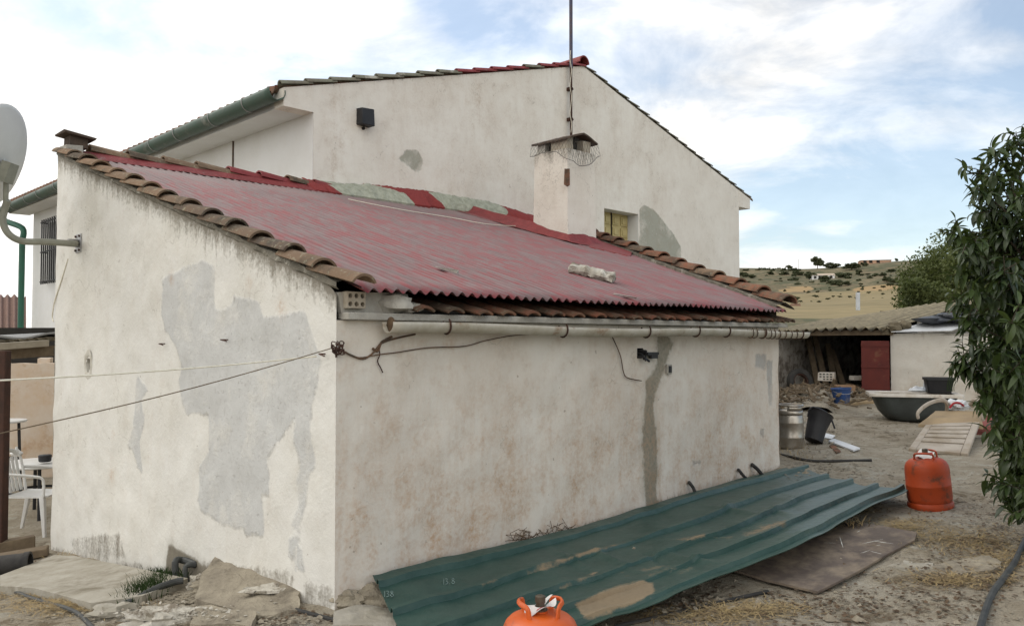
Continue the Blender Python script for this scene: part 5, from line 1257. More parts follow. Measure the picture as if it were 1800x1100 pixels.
# ================================================================ BROWN BOARD ON THE GROUND
bb = thing('brown_board', 'flat brown board with white scrapes half under the green sheet', 'board', tuple(G(1450, 1000)))
poly = [(1230, 985), (1285, 1010), (1345, 1026), (1437, 1046), (1470, 1034), (1510, 1014), (1560, 980), (1608, 955), (1612, 945), (1560, 934), (1500, 922), (1400, 930)]
pts = [G(*p) + EZ * (.028 + .008 * math.sin(i * 1.7)) for i, p in enumerate(poly)]; c = sum(pts, Vector()) / len(pts) + EZ * .0
mb = MB(); n = len(pts); mb.v = pts + [p - EZ * .012 for p in pts]; mb.f = [tuple(range(n))[::-1], tuple(range(n, 2 * n))] + [(i, (i + 1) % n, n + (i + 1) % n, n + i) for i in range(n)]
mb.build('board', MAT['brownboard'], bb, smooth=False)
mb = MB()
bzp = sum(p.z for p in pts[3:8]) / 5
def bpt(x, y): 
    q = G(x, y); q.z += .030; return PL(x, y, q, EZ)
for (a, b, w) in (((1515, 955), (1552, 947), 2), ((1535, 950), (1570, 955), 3), ((1530, 968), (1550, 973), 3), ((1476, 942), (1482, 962), 1.5), ((1447, 953), (1470, 954), 1.2), ((1506, 935), (1512, 932), 2), ((1512, 972), (1530, 966), 1.2), ((1540, 958), (1548, 957), 2)):
    A_2, B_2 = bpt(*a), bpt(*b); d = (B_2 - A_2).normalized(); sd = d.cross(EZ); m = 7
    g = [[A_2.lerp(B_2, i / m) + sd * (sg * w * .0016 * math.sin(math.pi * (i + .5) / (m + 1)) * R_.uniform(.4, 1.4)) for i in range(m + 1)] for sg in (-1, 1)]; mb.sheet(g)
mb.build('white_scrape', MAT['whitescrape'], bb)
# ================================================================ GAS BOTTLES
def bottle(q, tilt, mat, label, sc=1.0, rot=0, paper=True):
    t = thing('gas_bottle', label, 'gas bottle', tuple(q), 0, 'orange butane gas bottles')
    ax = Vector((tilt[0], tilt[1], 1)).normalized(); c = Vector((0, 0, -.006)); X = Vector((math.cos(rot), math.sin(rot), 0)); X = (X - ax * X.dot(ax)).normalized(); Y_ = ax.cross(X)
    T = lambda x, y, z: c + (X * x + Y_ * y + ax * z) * sc
    def lathe(prof, n=40): m = MB(); m.lathe([(a * sc, b * sc) for a, b in prof], c, n, ax, closed=False); return m
    lathe([(.140, 0), (.152, 0), (.155, .015), (.154, .040), (.146, .050), (.140, .050), (.138, .0)]).build('foot_ring', MAT[mat], t, ang=50, local=True)
    lathe([(.140, .045), (.1475, .058), (.150, .08), (.150, .165), (.1515, .168), (.1515, .174), (.150, .177), (.149, .27), (.145, .305), (.134, .330), (.115, .348), (.085, .360), (.050, .366), (.03, .367), (.03, .372), (.001, .372)]).build('body', MAT[mat], t, ang=50, local=True)
    for sgn in (-1, 1):
        m = MB(); pts = []
        R0 = .085
        a0, a1 = -50, 50
        seq = [(a0, .352), (a0 + 2, .380), (a0 + 8, .398), (-15, .405), (15, .405), (a1 - 8, .398), (a1 - 2, .380), (a1, .352)]
        P3 = [T(sgn * R0 * math.cos(math.radians(a)), sgn * R0 * math.sin(math.radians(a)), z) for a, z in seq]
        m.tube(catmull(P3, 4), .0105 * sc, 8, flat=.6); m.build('handle', MAT[mat], t, local=True)
    lathe([(.028, .366), (.028, .378), (.017, .380), (.017, .400), (.020, .402), (.020, .425), (.015, .428), (.001, .428)], 16).build('valve', MAT['brass'], t, ang=40, local=True)
    if paper:
        m = MB(); g = []
        for k, rr in enumerate((.022, .04, .062)):
            g.append([T(rr * math.cos(a), rr * math.sin(a), .388 + .006 * math.sin(a * 3) * k + .012 * math.cos(a) * k) for a in np.linspace(.5, 2 * math.pi + .1, 30)])
        m.sheet(g, .001); pp_ = m.build('paper_collar', MAT['paper'], t, local=True)
        m = MB(); m.sheet([[T(rr * math.cos(a), rr * math.sin(a), .3895 + .006 * math.sin(a * 3) * (rr - .022) / .02 + .012 * math.cos(a) * (rr - .022) / .02) for a in np.linspace(4.2, 5.6, 10)] for rr in (.035, .050)]); m.build('red_print', MAT['redink'], pp_, local=True)
    return t
q = P(1636, 882, 6.0); q.z = gz(q.x, q.y)
bottle(q, (-.09, 0), 'orangedk', 'dull dark orange gas bottle tilting on the yard beyond the green sheet', 1.0, .9, True)
q = P(950, 1100, 3.27); q.z = gz(q.x, q.y); zt2 = P(958, 1044, 3.27).z
bottle(q, (0, .02), 'orange', 'bright orange gas bottle at the bottom edge before the green sheet', (zt2 - q.z) / .428, .15, True)
# ================================================================ LEFT SIDE: PORCH, TABLE, CHAIR
PZ = P(0, 603, 8.2).z
porch = thing('porch_roof', 'low porch of old corrugated sheets beyond the left wall of the lean-to', 'porch', tuple(P(45, 600, 8.3)))
mb = MB(); a = P(-60, 606, 8.05); b = P(96, 596, 8.9); a2 = P(-60, 606, 8.05) + Vector((-.6, 4.5, .12)); b2 = b + Vector((-.6, 4.5, .12)); g = []
for i in range(8):
    g.append([(a.lerp(b, u)).lerp(a2.lerp(b2, u), i / 7) + EZ * (.018 * math.cos(u * 2 * math.pi * 9) + .01) for u in np.linspace(0, 1, 70)])
mb.sheet(g, .008); mb.build('corrugated_sheet', MAT['fibro'], porch, ang=80)
mb = MB(); g = [[(a.lerp(b, u)).lerp(a2.lerp(b2, u), v) + EZ * (.065 + .02 * math.sin(u * 9)) + Vector((0, .15, 0)) for u in np.linspace(.15, 1.02, 20)] for v in (0, .3, .6)]; mb.sheet(g, .02); mb.build('upper_sheet', MAT['greyboard'], porch)
mb = MB(); c0 = P(-60, 613, 8.0); c1 = P(84, 603, 8.8); d = (c1 - c0).normalized(); mb.box((c0 + c1) / 2, (c1 - c0).length, .05, .07, d, d.cross(EZ), EZ); mb.build('fascia', MAT['beige'], porch, bevel=.005)
mb = MB(); c0 = P(-60, 626, 8.15); c1 = P(90, 616, 8.9); d = (c1 - c0).normalized(); mb.box((c0 + c1) / 2, (c1 - c0).length, .08, .10, d, d.cross(EZ), EZ, j=.01); mb.build('beam', MAT['wood'], porch)
mb = MB(); g = [[(a.lerp(b, u)).lerp(a2.lerp(b2, u), v) - EZ * .07 + Vector((0, .1, 0)) for u in (0, 1)] for v in (0, 1)]; mb.sheet(g, .02); mb.build('underside', MAT['wood'], porch)
bw_ = thing('courtyard_wall', 'stained cream wall under the porch beyond the white plastic chair', 'wall', tuple(P(50, 790, 12.5)))
wy = 12.6
def wpt(x, y, off=0): return P(x, y, wy - off)
mb = MB(); g = [[wpt(x, y + 3 * mn.noise(Vector((x * .1, 1, 0)))) for x in np.linspace(-80, 118, 20)] for y in (638,)]
top = g[0]; mb.sheet([[Vector((p.x, p.y, -1.2)) for p in top], top], .25, Vector((0, -1, 0))); mb.build('plaster', MAT['stainwall'], bw_)
mb = MB(); c = wpt(24, 728, .04); w_, h_ = 30 * wy / F, 116 * wy / F; mb.box(c, w_, .04, h_); mb.build('olive_door', MAT['olive'], bw_, bevel=.005)
mb = MB(); c = wpt(53, 748, .10); mb.box(c, 32 * wy / F, .03, 86 * wy / F, Vector((1, .1, 0)).normalized(), Vector((-.1, 1, 0)).normalized()); tag(mb.build('grey_board', MAT['greyboard'], bevel=.004), 'grey board leaning on the cream courtyard wall at the left', 'board')
mb = MB(); c = wpt(78, 715, .05); mb.box(c, 22 * wy / F, .10, 170 * wy / F, j=.01); mb.build('pier', MAT['stainwall'], bw_)
mb = MB(); mb.box(wpt(50, 622, -1.5) + Vector((-1, 0, 0)), 9, .1, .9); mb.build('dark_back', MAT['dark'], bw_)  # near-black panel painted as the shade under the porch roof
# tiled roof far left
fr = thing('tiled_outhouse', 'outhouse with a brown tiled roof behind the green downpipe', 'outhouse', tuple(P(20, 590, 24)))
mb = MB(); a = P(-160, 592, 23); b = P(46, 588, 23.5); a2 = P(-160, 524, 27); b2 = P(46, 521, 27.5); g = []
for i in range(14):
    g.append([a.lerp(b, u).lerp(a2.lerp(b2, u), i / 13) + EZ * (.05 * math.sin(u * 2 * math.pi * 17) + .03 * (i % 2)) for u in np.linspace(0, 1, 140)])
mb.sheet(g, .05); mb.build('roof', MAT['fence'], fr, ang=80)
mb = MB(); mb.box((a + b) / 2 + Vector((0, 2.2, -1.0)), (b - a).length - .3, 4.0, 1.9); mb.build('walls', MAT['side'], fr)
# chair
cy = 8.55; cg = P(62, 938, cy); cg.z = gz(cg.x, cg.y)
ch_ = thing('plastic_chair', 'white plastic garden chair with its back to the left, beside the corner of the lean-to', 'chair', tuple(cg), rad(-100 + 10))
def CH(x, y, z): return Vector((x, y, z))   # local: y = front
def wp(mb, name, **k): return mb.build(name, MAT['whiteplastic'], ch_, local=True, **k)
for (sx, sy) in ((-1, -1), (1, -1), (-1, 1), (1, 1)):
    mb = MB(); b0 = CH(sx * .25, sy * .24 - (.05 if sy < 0 else 0), 0); t0 = CH(sx * .215, sy * .19, .42)
    w0_, w1_ = .03, .05
    mb.hexa([b0 + CH(-w0_ / 2, -w0_ / 2, 0), b0 + CH(w0_ / 2, -w0_ / 2, 0), b0 + CH(w0_ / 2, w0_ / 2, 0), b0 + CH(-w0_ / 2, w0_ / 2, 0), t0 + CH(-w1_ / 2, -w1_ / 2, 0), t0 + CH(w1_ / 2, -w1_ / 2, 0), t0 + CH(w1_ / 2, w1_ / 2, 0), t0 + CH(-w1_ / 2, w1_ / 2, 0)])
    wp(mb, 'leg', bevel=.006)
mb = MB(); mb.sheet([[CH(x, y, .425 - .02 * math.cos(x * 6) * math.cos(y * 5) + (.01 if y > .18 else 0)) for x in np.linspace(-.23, .23, 12)] for y in np.linspace(-.22, .25, 12)], .012); wp(mb, 'seat')
def bk_(x, z): return CH(x, -.21 - .20 * (z - .42) - .03 * math.cos(x * 5), z)
for k in range(6):
    x = -.145 + .058 * k; mb = MB(); mb.sheet([[bk_(x + dx + dx * (z - .42) * .2, z) for dx in (-.018, 0, .018)] for z in np.linspace(.43, .78, 8)], .008, Vector((0, -1, 0))); wp(mb, 'back_slat')
for sx in (-1, 1):
    mb = MB(); mb.tube([bk_(sx * .20, .42), bk_(sx * .215, .6), bk_(sx * .21, .76), bk_(sx * .16, .83)], [.026, .024, .022, .022], 8, flat=.6); wp(mb, 'back_frame')
mb = MB(); mb.tube(catmull([bk_(-.17, .81), bk_(-.1, .845), bk_(0, .855), bk_(.1, .845), bk_(.17, .81)], 4), .026, 8, flat=.6); wp(mb, 'top_rail')
for sx in (-1, 1):
    mb = MB(); mb.tube(catmull([bk_(sx * .22, .66), CH(sx * .27, -.1, .65), CH(sx * .28, .12, .635), CH(sx * .265, .22, .60), CH(sx * .235, .21, .43)], 5), .022, 8, flat=.55); wp(mb, 'armrest')
# round tables
def table(px, py, Y, r, label, mat='whiteplastic'):
    q = P(px, py, Y); g0 = gz(q.x, q.y); t = thing('round_table', label, 'table', (q.x, q.y, g0)); h = q.z - g0
    mb = MB(); mb.lathe([(.001, h - .03), (r * .96, h - .03), (r, h - .02), (r, h - .005), (r * .98, h), (.001, h)], Vector(), 40, closed=False); mb.build('table_top', MAT[mat], t, local=True)
    for k in range(4):
        a = k * math.pi / 2 + .6; mb = MB(); mb.tube([Vector((math.cos(a) * r * .75, math.sin(a) * r * .75, 0)), Vector((math.cos(a) * r * .62, math.sin(a) * r * .62, h - .03))], .02, 8); mb.build('leg', MAT['bakelite'], t, local=True)
    mb = MB(); mb.lathe([(r * .66, h * .45), (r * .68, h * .45 + .02), (r * .66, h * .45 + .03)], Vector(), 30, closed=False); mb.build('brace_ring', MAT['bakelite'], t, local=True)
    return t, q
table(66, 812, 9.6, .43, 'round white table with thin black legs behind the white plastic chair')
table(8, 738, 11.2, .27, 'small round pale table before the olive door at the left edge')
q = P(79, 811, 9.5); pt2 = thing('black_pot', 'small black pot standing on the round white table', 'pot', tuple(q)); mb = MB(); mb.lathe([(.001, 0), (.058, 0), (.066, .01), (.07, .06), (.07, .075), (.06, .08), (.001, .082)], q, 24, closed=False); mb.build('pot', MAT['bakelite'], pt2)
mb = MB(); q = P(29, 796, 10.4); mb.lathe([(.001, -.03), (.06, -.03), (.075, 0), (.04, .03), (.018, .05), (.012, .08), (.001, .082)], q, 16, closed=False); tag(mb.build('jug', MAT['whiteplastic']), 'small white jug behind the round white table', 'jug')
# ---------------------------------------------------------------- foreground left
flat('concrete_slab', 'concrete', [(0, 1022), (95, 985), (130, 988), (330, 1030), (250, 1062), (160, 1075), (60, 1048), (0, 1042)], 'weathered concrete slab at the foot of the side wall', 'slab', .05, .10, .006)
def beam(p0, p1, w, h, mat, label, lift=0):
    a = G(*p0); b = G(*p1); d = (b - a).normalized(); mb = MB(); mb.box((a + b) / 2 + EZ * (h / 2 + lift), (b - a).length, w, h, d, d.cross(EZ), EZ, j=.008); tag(mb.build('timber_beam', MAT[mat], bevel=.01), label, 'beam')
beam((-60, 985), (62, 962), .14, .12, 'wood', 'old timber beam lying nearest the rusty post')
beam((-50, 1000), (84, 976), .12, .08, 'wood', 'second old timber beam, lower and before the first one by the post')
mb = MB(); q = G(18, 1008); d = Vector((.9, .25, .05)).normalized(); mb.lathe([(.075, -.22), (.08, -.2), (.08, .1), (.088, .10), (.088, .14), (.07, .14), (.07, -.1), (.001, -.1)], q + EZ * .07, 20, d, closed=False); tag(mb.build('pipe_stub', MAT['rubber'], ang=50), 'short fat black pipe end lying by the timber beams', 'pipe')
hose([(-40, 1020), (0, 1032), (60, 1056), (110, 1070), (140, 1084), (165, 1110)], .014, 'hose', 'grey hose crossing the straw at the lower left corner')
mb = MB(); q = [G(205, 1072) + EZ * .02, G(240, 1060) + EZ * .03, G(275, 1048) + EZ * .05, G(305, 1040) + EZ * .06, G(322, 1037) + EZ * .06]; mb.tube(catmull(q, 5), [.016 + .004 * min(1, i / 10) for i in range(21)], 10)
e = q[-1]; e2 = G(312, 1040) + EZ * .05
wpc = thing('waste_pipe', 'grey waste pipe running from the broken foot of the side wall to the ground', 'pipe', tuple(e))
mb.build('long_pipe', MAT['hose'], wpc)
mb = MB(); up0 = PL(312, 1030, W(-.08, 0, 0), n_left); up1 = PL(308, 988, W(-.08, 0, 0), n_left); up2 = PL(322, 984, W(-.02, 0, 0), n_left); up3 = PL(345, 992, W(.0, 0, 0), n_left); mb.tube(catmull([up0 - EZ * .05, up0, up1, up2, up3], 4), .022, 10); mb.build('elbow', MAT['hose'], wpc)
mb = MB(); u0 = PL(330, 1030, W(-.06, 0, 0), n_left); u1 = PL(326, 996, W(-.06, 0, 0), n_left); mb.tube(catmull([u0, u1, up3], 4), .018, 8); mb.build('elbow', MAT['hose'], wpc)
def stone(px, py, rx, ry, rz, mat, label, seed, rzr=0, lift=.0, amp=.35, tilt=0, cat='stone', group=None, flatn=12):
    q = G(px, py); M = Matrix.Rotation(rzr, 3, 'Z') @ Matrix.Rotation(tilt, 3, 'X'); mb = MB(); mb.blob(q + EZ * (rz * .35 + lift), rx, ry, rz, seed, amp, 20, 12, M, 2.2); return tag(mb.build('stone' if cat == 'stone' else cat, MAT[mat], ang=25), label, cat, group)
def slabstone(poly, lifts, mat, label, th=.12):
    pts = [G(*p) + EZ * l for p, l in zip(poly, lifts)]; n = len(pts); c = sum(pts, Vector()) / n
    # subdivided fan with rough top
    mb = MB(); rings = []
    for k in np.linspace(0, 1, 9):
        row = []
        for i in range(n * 5):
            a = pts[i // 5].lerp(pts[(i // 5 + 1) % n], (i % 5) / 5); a = a + Vector((mn.noise(a * 9), mn.noise(a * 9 + Vector((5, 5, 5))), 0)) * .025; q = c.lerp(a, k); q.z += .014 * mn.noise(q * 14) + .008 * mn.noise(q * 40); row.append(q)
        row.append(row[0]); rings.append(row)
    rings.append([p - EZ * th + (p - c) * .04 for p in rings[-1]])
    mb.sheet(rings); return tag(mb.build('stone_slab', MAT[mat], ang=45), label, 'slab')
slabstone([(348, 1052), (385, 1010), (470, 1022), (528, 1052), (522, 1078), (455, 1088), (345, 1068)], [.10, .17, .16, .06, .02, .02, .05], 'stone', 'broad tilted stone slab leaning at the foot of the side wall')
slabstone([(350, 1078), (450, 1090), (440, 1112), (330, 1112)], [.05, .05, .04, .04], 'stone', 'lower flat stone slab at the bottom edge before the tilted slab')
slabstone([(585, 1085), (640, 1072), (705, 1078), (700, 1112), (580, 1112)], [.03, .03, .03, .03, .03], 'concrete', 'flat concrete piece beneath the near corner of the lean-to')
stone(485, 1050, .13, .08, .03, 'whitestone', 'white crumbling mortar heap before the near end of the side wall', 4, .3, .02, .8)
stone(655, 1058, .16, .10, .07, 'stone', 'brown boulder tucked under the left end of the green sheet', 14, -.3, .0)
stone(612, 1066, .09, .05, .06, 'stone', 'dark stone wedged at the near corner of the lean-to', 15, .2)
stone(690, 1070, .07, .05, .04, 'stone', 'small stone between the boulder and the green sheet', 16, .2)
stone(388, 1026, .15, .08, .05, 'stone', 'brown rubble lump under the broken plaster of the side wall', 17, .5, -.02, .5)
stone(352, 1030, .07, .05, .05, 'whitestone', 'pale rubble lump beside the waste pipe elbow', 18, .5, 0, .5)
stone(205, 1082, .14, .07, .05, 'concrete', 'mossy block lying in the straw below the waste pipe', 19, .4)
stone(290, 1092, .20, .10, .05, 'whitestone', 'whitish rubble spread at the bottom edge, left of the slabs', 20, .3, 0, .5)
stone(228, 1080, .02, .02, .02, 'whitestone', 'tiny white pebble beside the mossy block', 21)
slabstone([(1645, 1000), (1680, 983), (1740, 981), (1764, 992), (1745, 1006), (1680, 1012)], [.012] * 6, 'stone', 'flat pale paving stone set in the dry grass at the right', .04)
slabstone([(1560, 995), (1590, 985), (1640, 990), (1650, 1000), (1600, 1008)], [.006] * 5, 'concrete', 'small worn cement patch beside the brown board', .03)
hose([(1815, 930), (1798, 962), (1785, 990), (1766, 1018), (1748, 1042), (1735, 1070), (1722, 1112)], .016, 'hose', 'dark hose curving down the lower right corner')
hose([(520, 1076), (600, 1096), (660, 1096), (700, 1090), (740, 1088)], .013, 'rubber', 'black hose along the bottom edge under the green sheet', lift=0)
hose([(1080, 1104), (1180, 1082), (1280, 1058), (1350, 1042)], .010, 'rubber', 'thin black hose in the shade beneath the green sheet')
hose([(1505, 924), (1530, 929), (1555, 933)], .012, 'rubber', 'short dark strap showing between the green sheet and the brown board', 'strap', 'strap')
hose([(1375, 676), (1392, 684), (1400, 690)], .012, 'rubber', 'dark cable end beside the tyre in the shed', 'cable', 'cable_end')
# dry twigs at the wall over the sheet
mb = MB()
for k in range(46):
    x = R_.choice([R_.gauss(965, 22), R_.gauss(915, 10)]); c = PL(x, 938 - (x - 965) * .22 + R_.uniform(-6, 4), W(0, -.03, 0), n1v); mb.tube([c, c + Vector((R_.uniform(-1, 1), R_.uniform(-.2, .2), R_.uniform(-.2, .8))) * .05, c + Vector((R_.uniform(-1, 1), R_.uniform(-.2, .2), R_.uniform(-.2, .8))) * .09], .0022, 3, False)
tag(mb.build('dry_twigs', MAT['leaflit']), kind='stuff')
# ---------------------------------------------------------------- scattered stuff: pebbles, litter, straw, grass
def inside_shed(x, y):
    s, t = ST(Vector((x, y, 0))); return -.05 < s < rake_s(max(min(t, GAB_T), 0)) + .05 and t > -.04 or (s > 2.5 and t > 4.5 and s < 12.3)
mb = MB(); n = 0
while n < 2600:
    Y = 2.8 + 12 * R_.random() ** 1.6; x = R_.uniform(-.72, .75) * Y
    if inside_shed(x, Y): continue
    z = gz(x, Y); r = R_.uniform(.004, .016) * (1 + (R_.random() < .05) * 1.5); n += 1
    o = len(mb.v); c = Vector((x, Y, z + r * .2))
    V = [Vector((1, 0, 0)), Vector((0, 1, 0)), Vector((-1, 0, 0)), Vector((0, -1, 0)), Vector((0, 0, .7))]; rot = Matrix.Rotation(R_.uniform(0, 6.3), 3, 'Z')
    mb.v += [c + rot @ Vector((v.x * r * R_.uniform(.6, 1.5), v.y * r * R_.uniform(.6, 1.3), v.z * r)) for v in V]; mb.f += [(o, o + 1, o + 4), (o + 1, o + 2, o + 4), (o + 2, o + 3, o + 4), (o + 3, o, o + 4)]
tag(mb.build('pebbles', MAT['stone'], smooth=False), kind='stuff')
def litter(name, mat, spots, n, w, l, lift=.003, bend=.3, up=0.15):
    mb = MB()
    for _ in range(n):
        px, py, rx, ry = R_.choice(spots)
        x = px + R_.gauss(0, rx * .5); y = py + R_.gauss(0, ry * .5)
        if y < 700: continue
        try: q = G(x, y)
        except Exception: continue
        if q.y > 12 or inside_shed(q.x, q.y): continue
        a = R_.uniform(0, 6.283); L_ = R_.uniform(.5, 1.3) * l; d = Vector((math.cos(a), math.sin(a), R_.uniform(0, up))); sd = Vector((-math.sin(a), math.cos(a), 0)); c = q + EZ * (lift + R_.uniform(0, .012)); ww = w * R_.uniform(.6, 1.2)
        m_ = c + d * L_ * .5 + EZ * R_.uniform(-.1, bend) * L_ * .3; e = c + d * L_ + sd * R_.uniform(-.3, .3) * L_
        o = len(mb.v); mb.v += [c - sd * ww / 2, c + sd * ww / 2, m_ + sd * ww / 2, m_ - sd * ww / 2, e]; mb.f += [(o, o + 1, o + 2, o + 3), (o + 3, o + 2, o + 4)]
    return tag(mb.build(name, MAT[mat], smooth=False), kind='stuff')
litter('straw', 'straw', [(110, 1062, 130, 24), (60, 1040, 90, 16), (170, 1055, 60, 14), (1230, 1085, 130, 18), (1330, 1072, 90, 14), (1650, 945, 110, 20), (1720, 955, 90, 26), (1760, 985, 60, 30), (1590, 925, 60, 14), (1690, 1022, 100, 14), (1480, 900, 70, 10), (110, 1066, 120, 16), (130, 1060, 70, 12)], 7000, .004, .075)
litter('leaf_litter', 'leaflit', [(1650, 1050, 190, 70), (1750, 930, 80, 60), (1450, 1070, 160, 40), (1600, 880, 120, 60), (500, 1070, 160, 30), (1180, 1050, 120, 40), (1420, 770, 60, 30), (80, 1000, 80, 30), (1560, 740, 160, 50), (1700, 1000, 120, 60)], 3600, .016, .022, up=.3)
litter('rubble_chips', 'stone', [(1190, 1062, 90, 30), (1420, 745, 60, 30), (420, 1095, 160, 22), (640, 1080, 60, 22), (1450, 830, 100, 20), (200, 1080, 120, 20), (330, 1060, 50, 20)], 1300, .025, .03, up=.4)
mb = MB()
for _ in range(2200):
    x = R_.gauss(272, 24); y = 1046 - (x - 232) * .42 + R_.gauss(0, 9)
    if y > 1075: continue
    q = G(x, y); a = R_.uniform(0, 6.283); h = R_.uniform(.03, .10); sd = Vector((math.cos(a), math.sin(a), 0)) * .003; ln = Vector((R_.uniform(-1, 1), R_.uniform(-1, 1), 0)) * h * .6
    o = len(mb.v); mb.v += [q - sd, q + sd, q + sd * .7 + ln * .4 + EZ * h * .6, q - sd * .7 + ln * .4 + EZ * h * .6, q + ln + EZ * h]; mb.f += [(o, o + 1, o + 2, o + 3), (o + 3, o + 2, o + 4)]
tag(mb.build('grass_tuft', MAT['grass'], smooth=False), kind='stuff')
litter('dry_weeds', 'straw', [(x, 1045 - (x - 588) * .30, 40, 5) for x in range(600, 680, 40)] + [(1390, 800, 40, 12), (1500, 930, 40, 8), (560, 1060, 30, 8), (160, 985, 90, 8)], 500, .004, .07, up=1.2)
litter('mortar_crumbs', 'whitestone', [(480, 1046, 70, 14), (300, 1088, 120, 16), (455, 1040, 40, 10)], 900, .018, .022, up=.5, lift=.03)
# rubble mounds by the shed
mb = MB(); g = []
for v in np.linspace(0, 1, 26):
    row = []
    for u in np.linspace(0, 1, 40):
        x = 1362 + 180 * u; Y = 12.0 + 3.6 * v; q = P(x, 690, Y); h = .17 * math.sin(math.pi * min(1, u * 1.02)) ** .5 * math.sin(math.pi * min(1, v * .9 + .1)) ** .5 * (1 if u < .5 else max(.0, 1 - (u - .5) * 12)); q.z = gz(q.x, q.y) - .01 + h * (1 + .5 * mn.noise(q * 2)) + .03 * mn.noise(q * 7); row.append(q)
    g.append(row)
mb.sheet(g); tag(mb.build('rubble_heap', MAT['stone']), kind='stuff')
mb = MB()
for _ in range(170):
    u, v = R_.random() ** 1.3, R_.random(); q = P(1366 + 165 * u * (1 if R_.random() < .7 else .6), 690, 12.0 + 2.6 * v); q.z = gz(q.x, q.y) + .17 * math.sin(math.pi * u) ** .5 * math.sin(math.pi * min(1, v * .65 + .1)) ** .5
    d = Vector((R_.uniform(-1, 1), R_.uniform(-1, 1), R_.uniform(-.1, .4))).normalized(); sd = d.cross(EZ).normalized(); mb.box(q + EZ * .03, R_.uniform(.05, .30), R_.uniform(.02, .05), R_.uniform(.01, .03), d, sd, d.cross(sd))
tag(mb.build('wood_scraps', MAT['wood'], smooth=False), kind='stuff')
# ================================================================ TREES
def leaf_mesh(L, Wd):
    """long peach leaf folded along its midrib, drooping tip; returns verts/faces, base at origin along +x"""
    V = []; F_ = []; n = 5
    for i in range(n + 1):
        u = i / n; w = Wd * math.sin(math.pi * min(.98, .06 + u * .92)) ** .8; x = L * (u - .12 * u * u); z = -.42 * L * u * u
        V += [(x, -w / 2, z + w * .22), (x, 0, z), (x, w / 2, z + w * .22)]
    for i in range(n):
        a = i * 3; F_ += [(a, a + 1, a + 4, a + 3), (a + 1, a + 2, a + 5, a + 4)]
    return V, F_
LV, LF = leaf_mesh(.106, .028); LVn = np.array(LV)
tY = 4.7
tb = P(1850, 900, tY); tb.z = gz(tb.x, tb.y) - .05
peach = thing('peach_tree', 'dark leafy peach tree hanging into the right edge of the picture', 'tree', tuple(tb))
trunk_pts = [tb, P(1850, 780, tY), P(1858, 650, tY + .05), P(1850, 520, tY)]
mb = MB(); mb.tube(catmull(trunk_pts, 5), [.06 - .002 * i for i in range(16)], 10); mb.build('trunk', MAT['bark'], peach)
lv, lf, lt = [], [], []; twb = MB(); nV = 0; vc = 0
def add_leaf(base, dirv, upv, sc, tint):
    global vc
    x = dirv.normalized(); y = x.cross(upv); y = y.normalized() if y.length > .01 else Vector((0, 1, 0)); z = y.cross(x) * -1
    if z.z < 0: z = -z
    M = np.array([[x.x, y.x, z.x], [x.y, y.y, z.y], [x.z, y.z, z.z]]); v = (LVn * sc * np.array([1, R_.uniform(.8, 1.25), R_.uniform(.5, 1.5)])) @ M.T + np.array(base); lv.append(v); lf.extend([tuple(i + vc for i in f) for f in LF]); lt.extend([tint] * len(v)); vc += len(v)
def whorl(c, tdir, n, tint0, sc=1.0):
    for k in range(n):
        az = k * 2.4 + R_.uniform(-.5, .5); o = Quaternion(tdir, az) @ tdir.orthogonal().normalized()
        dv = (o * R_.uniform(.6, 1.0) + tdir * R_.uniform(.1, .8) + Vector((0, 0, R_.uniform(-.85, .25)))).normalized()
        add_leaf(c - tdir * (.012 * k), dv, Vector((R_.uniform(-.5, .5), R_.uniform(-.5, .5), 1)), R_.uniform(.6, 1.15) * sc, min(1, max(0, tint0 * .55 + R_.uniform(-.1, .5))))
tips = [(1756, 244, .1), (1772, 228, -.1), (1792, 224, .2), (1742, 266, 0), (1704, 292, .05), (1700, 322, -.15), (1716, 350, .1), (1738, 305, -.1), (1764, 335, .2), (1735, 375, 0), (1660, 404, .05), (1682, 428, -.2), (1704, 402, .2), (1742, 398, -.1), (1700, 452, .3), (1672, 474, 0), (1694, 502, -.2), (1664, 524, .15), (1684, 560, -.1), (1668, 624, .05), (1694, 600, -.25), (1704, 652, .1), (1722, 690, -.1), (1744, 722, .1), (1732, 745, -.2), (1758, 778, .1), (1778, 760, -.3), (1744, 842, .0), (1764, 868, .2), (1790, 884, -.1), (1780, 820, .3), (1720, 540, .4), (1730, 610, .4), (1750, 470, -.4), (1760, 560, -.5), (1760, 650, -.45), (1780, 700, .45), (1780, 440, .5), (1790, 520, -.3), (1790, 620, .1)]
while len(tips) < 76: tips.append((R_.uniform(1745, 2000), R_.choice([R_.uniform(400, 880), R_.uniform(420, 800), R_.uniform(300, 800)]), R_.uniform(-.6, .6)))
def trunk_at(z):
    tr = catmull(trunk_pts, 8); return min(tr, key=lambda p: abs(p.z - z))
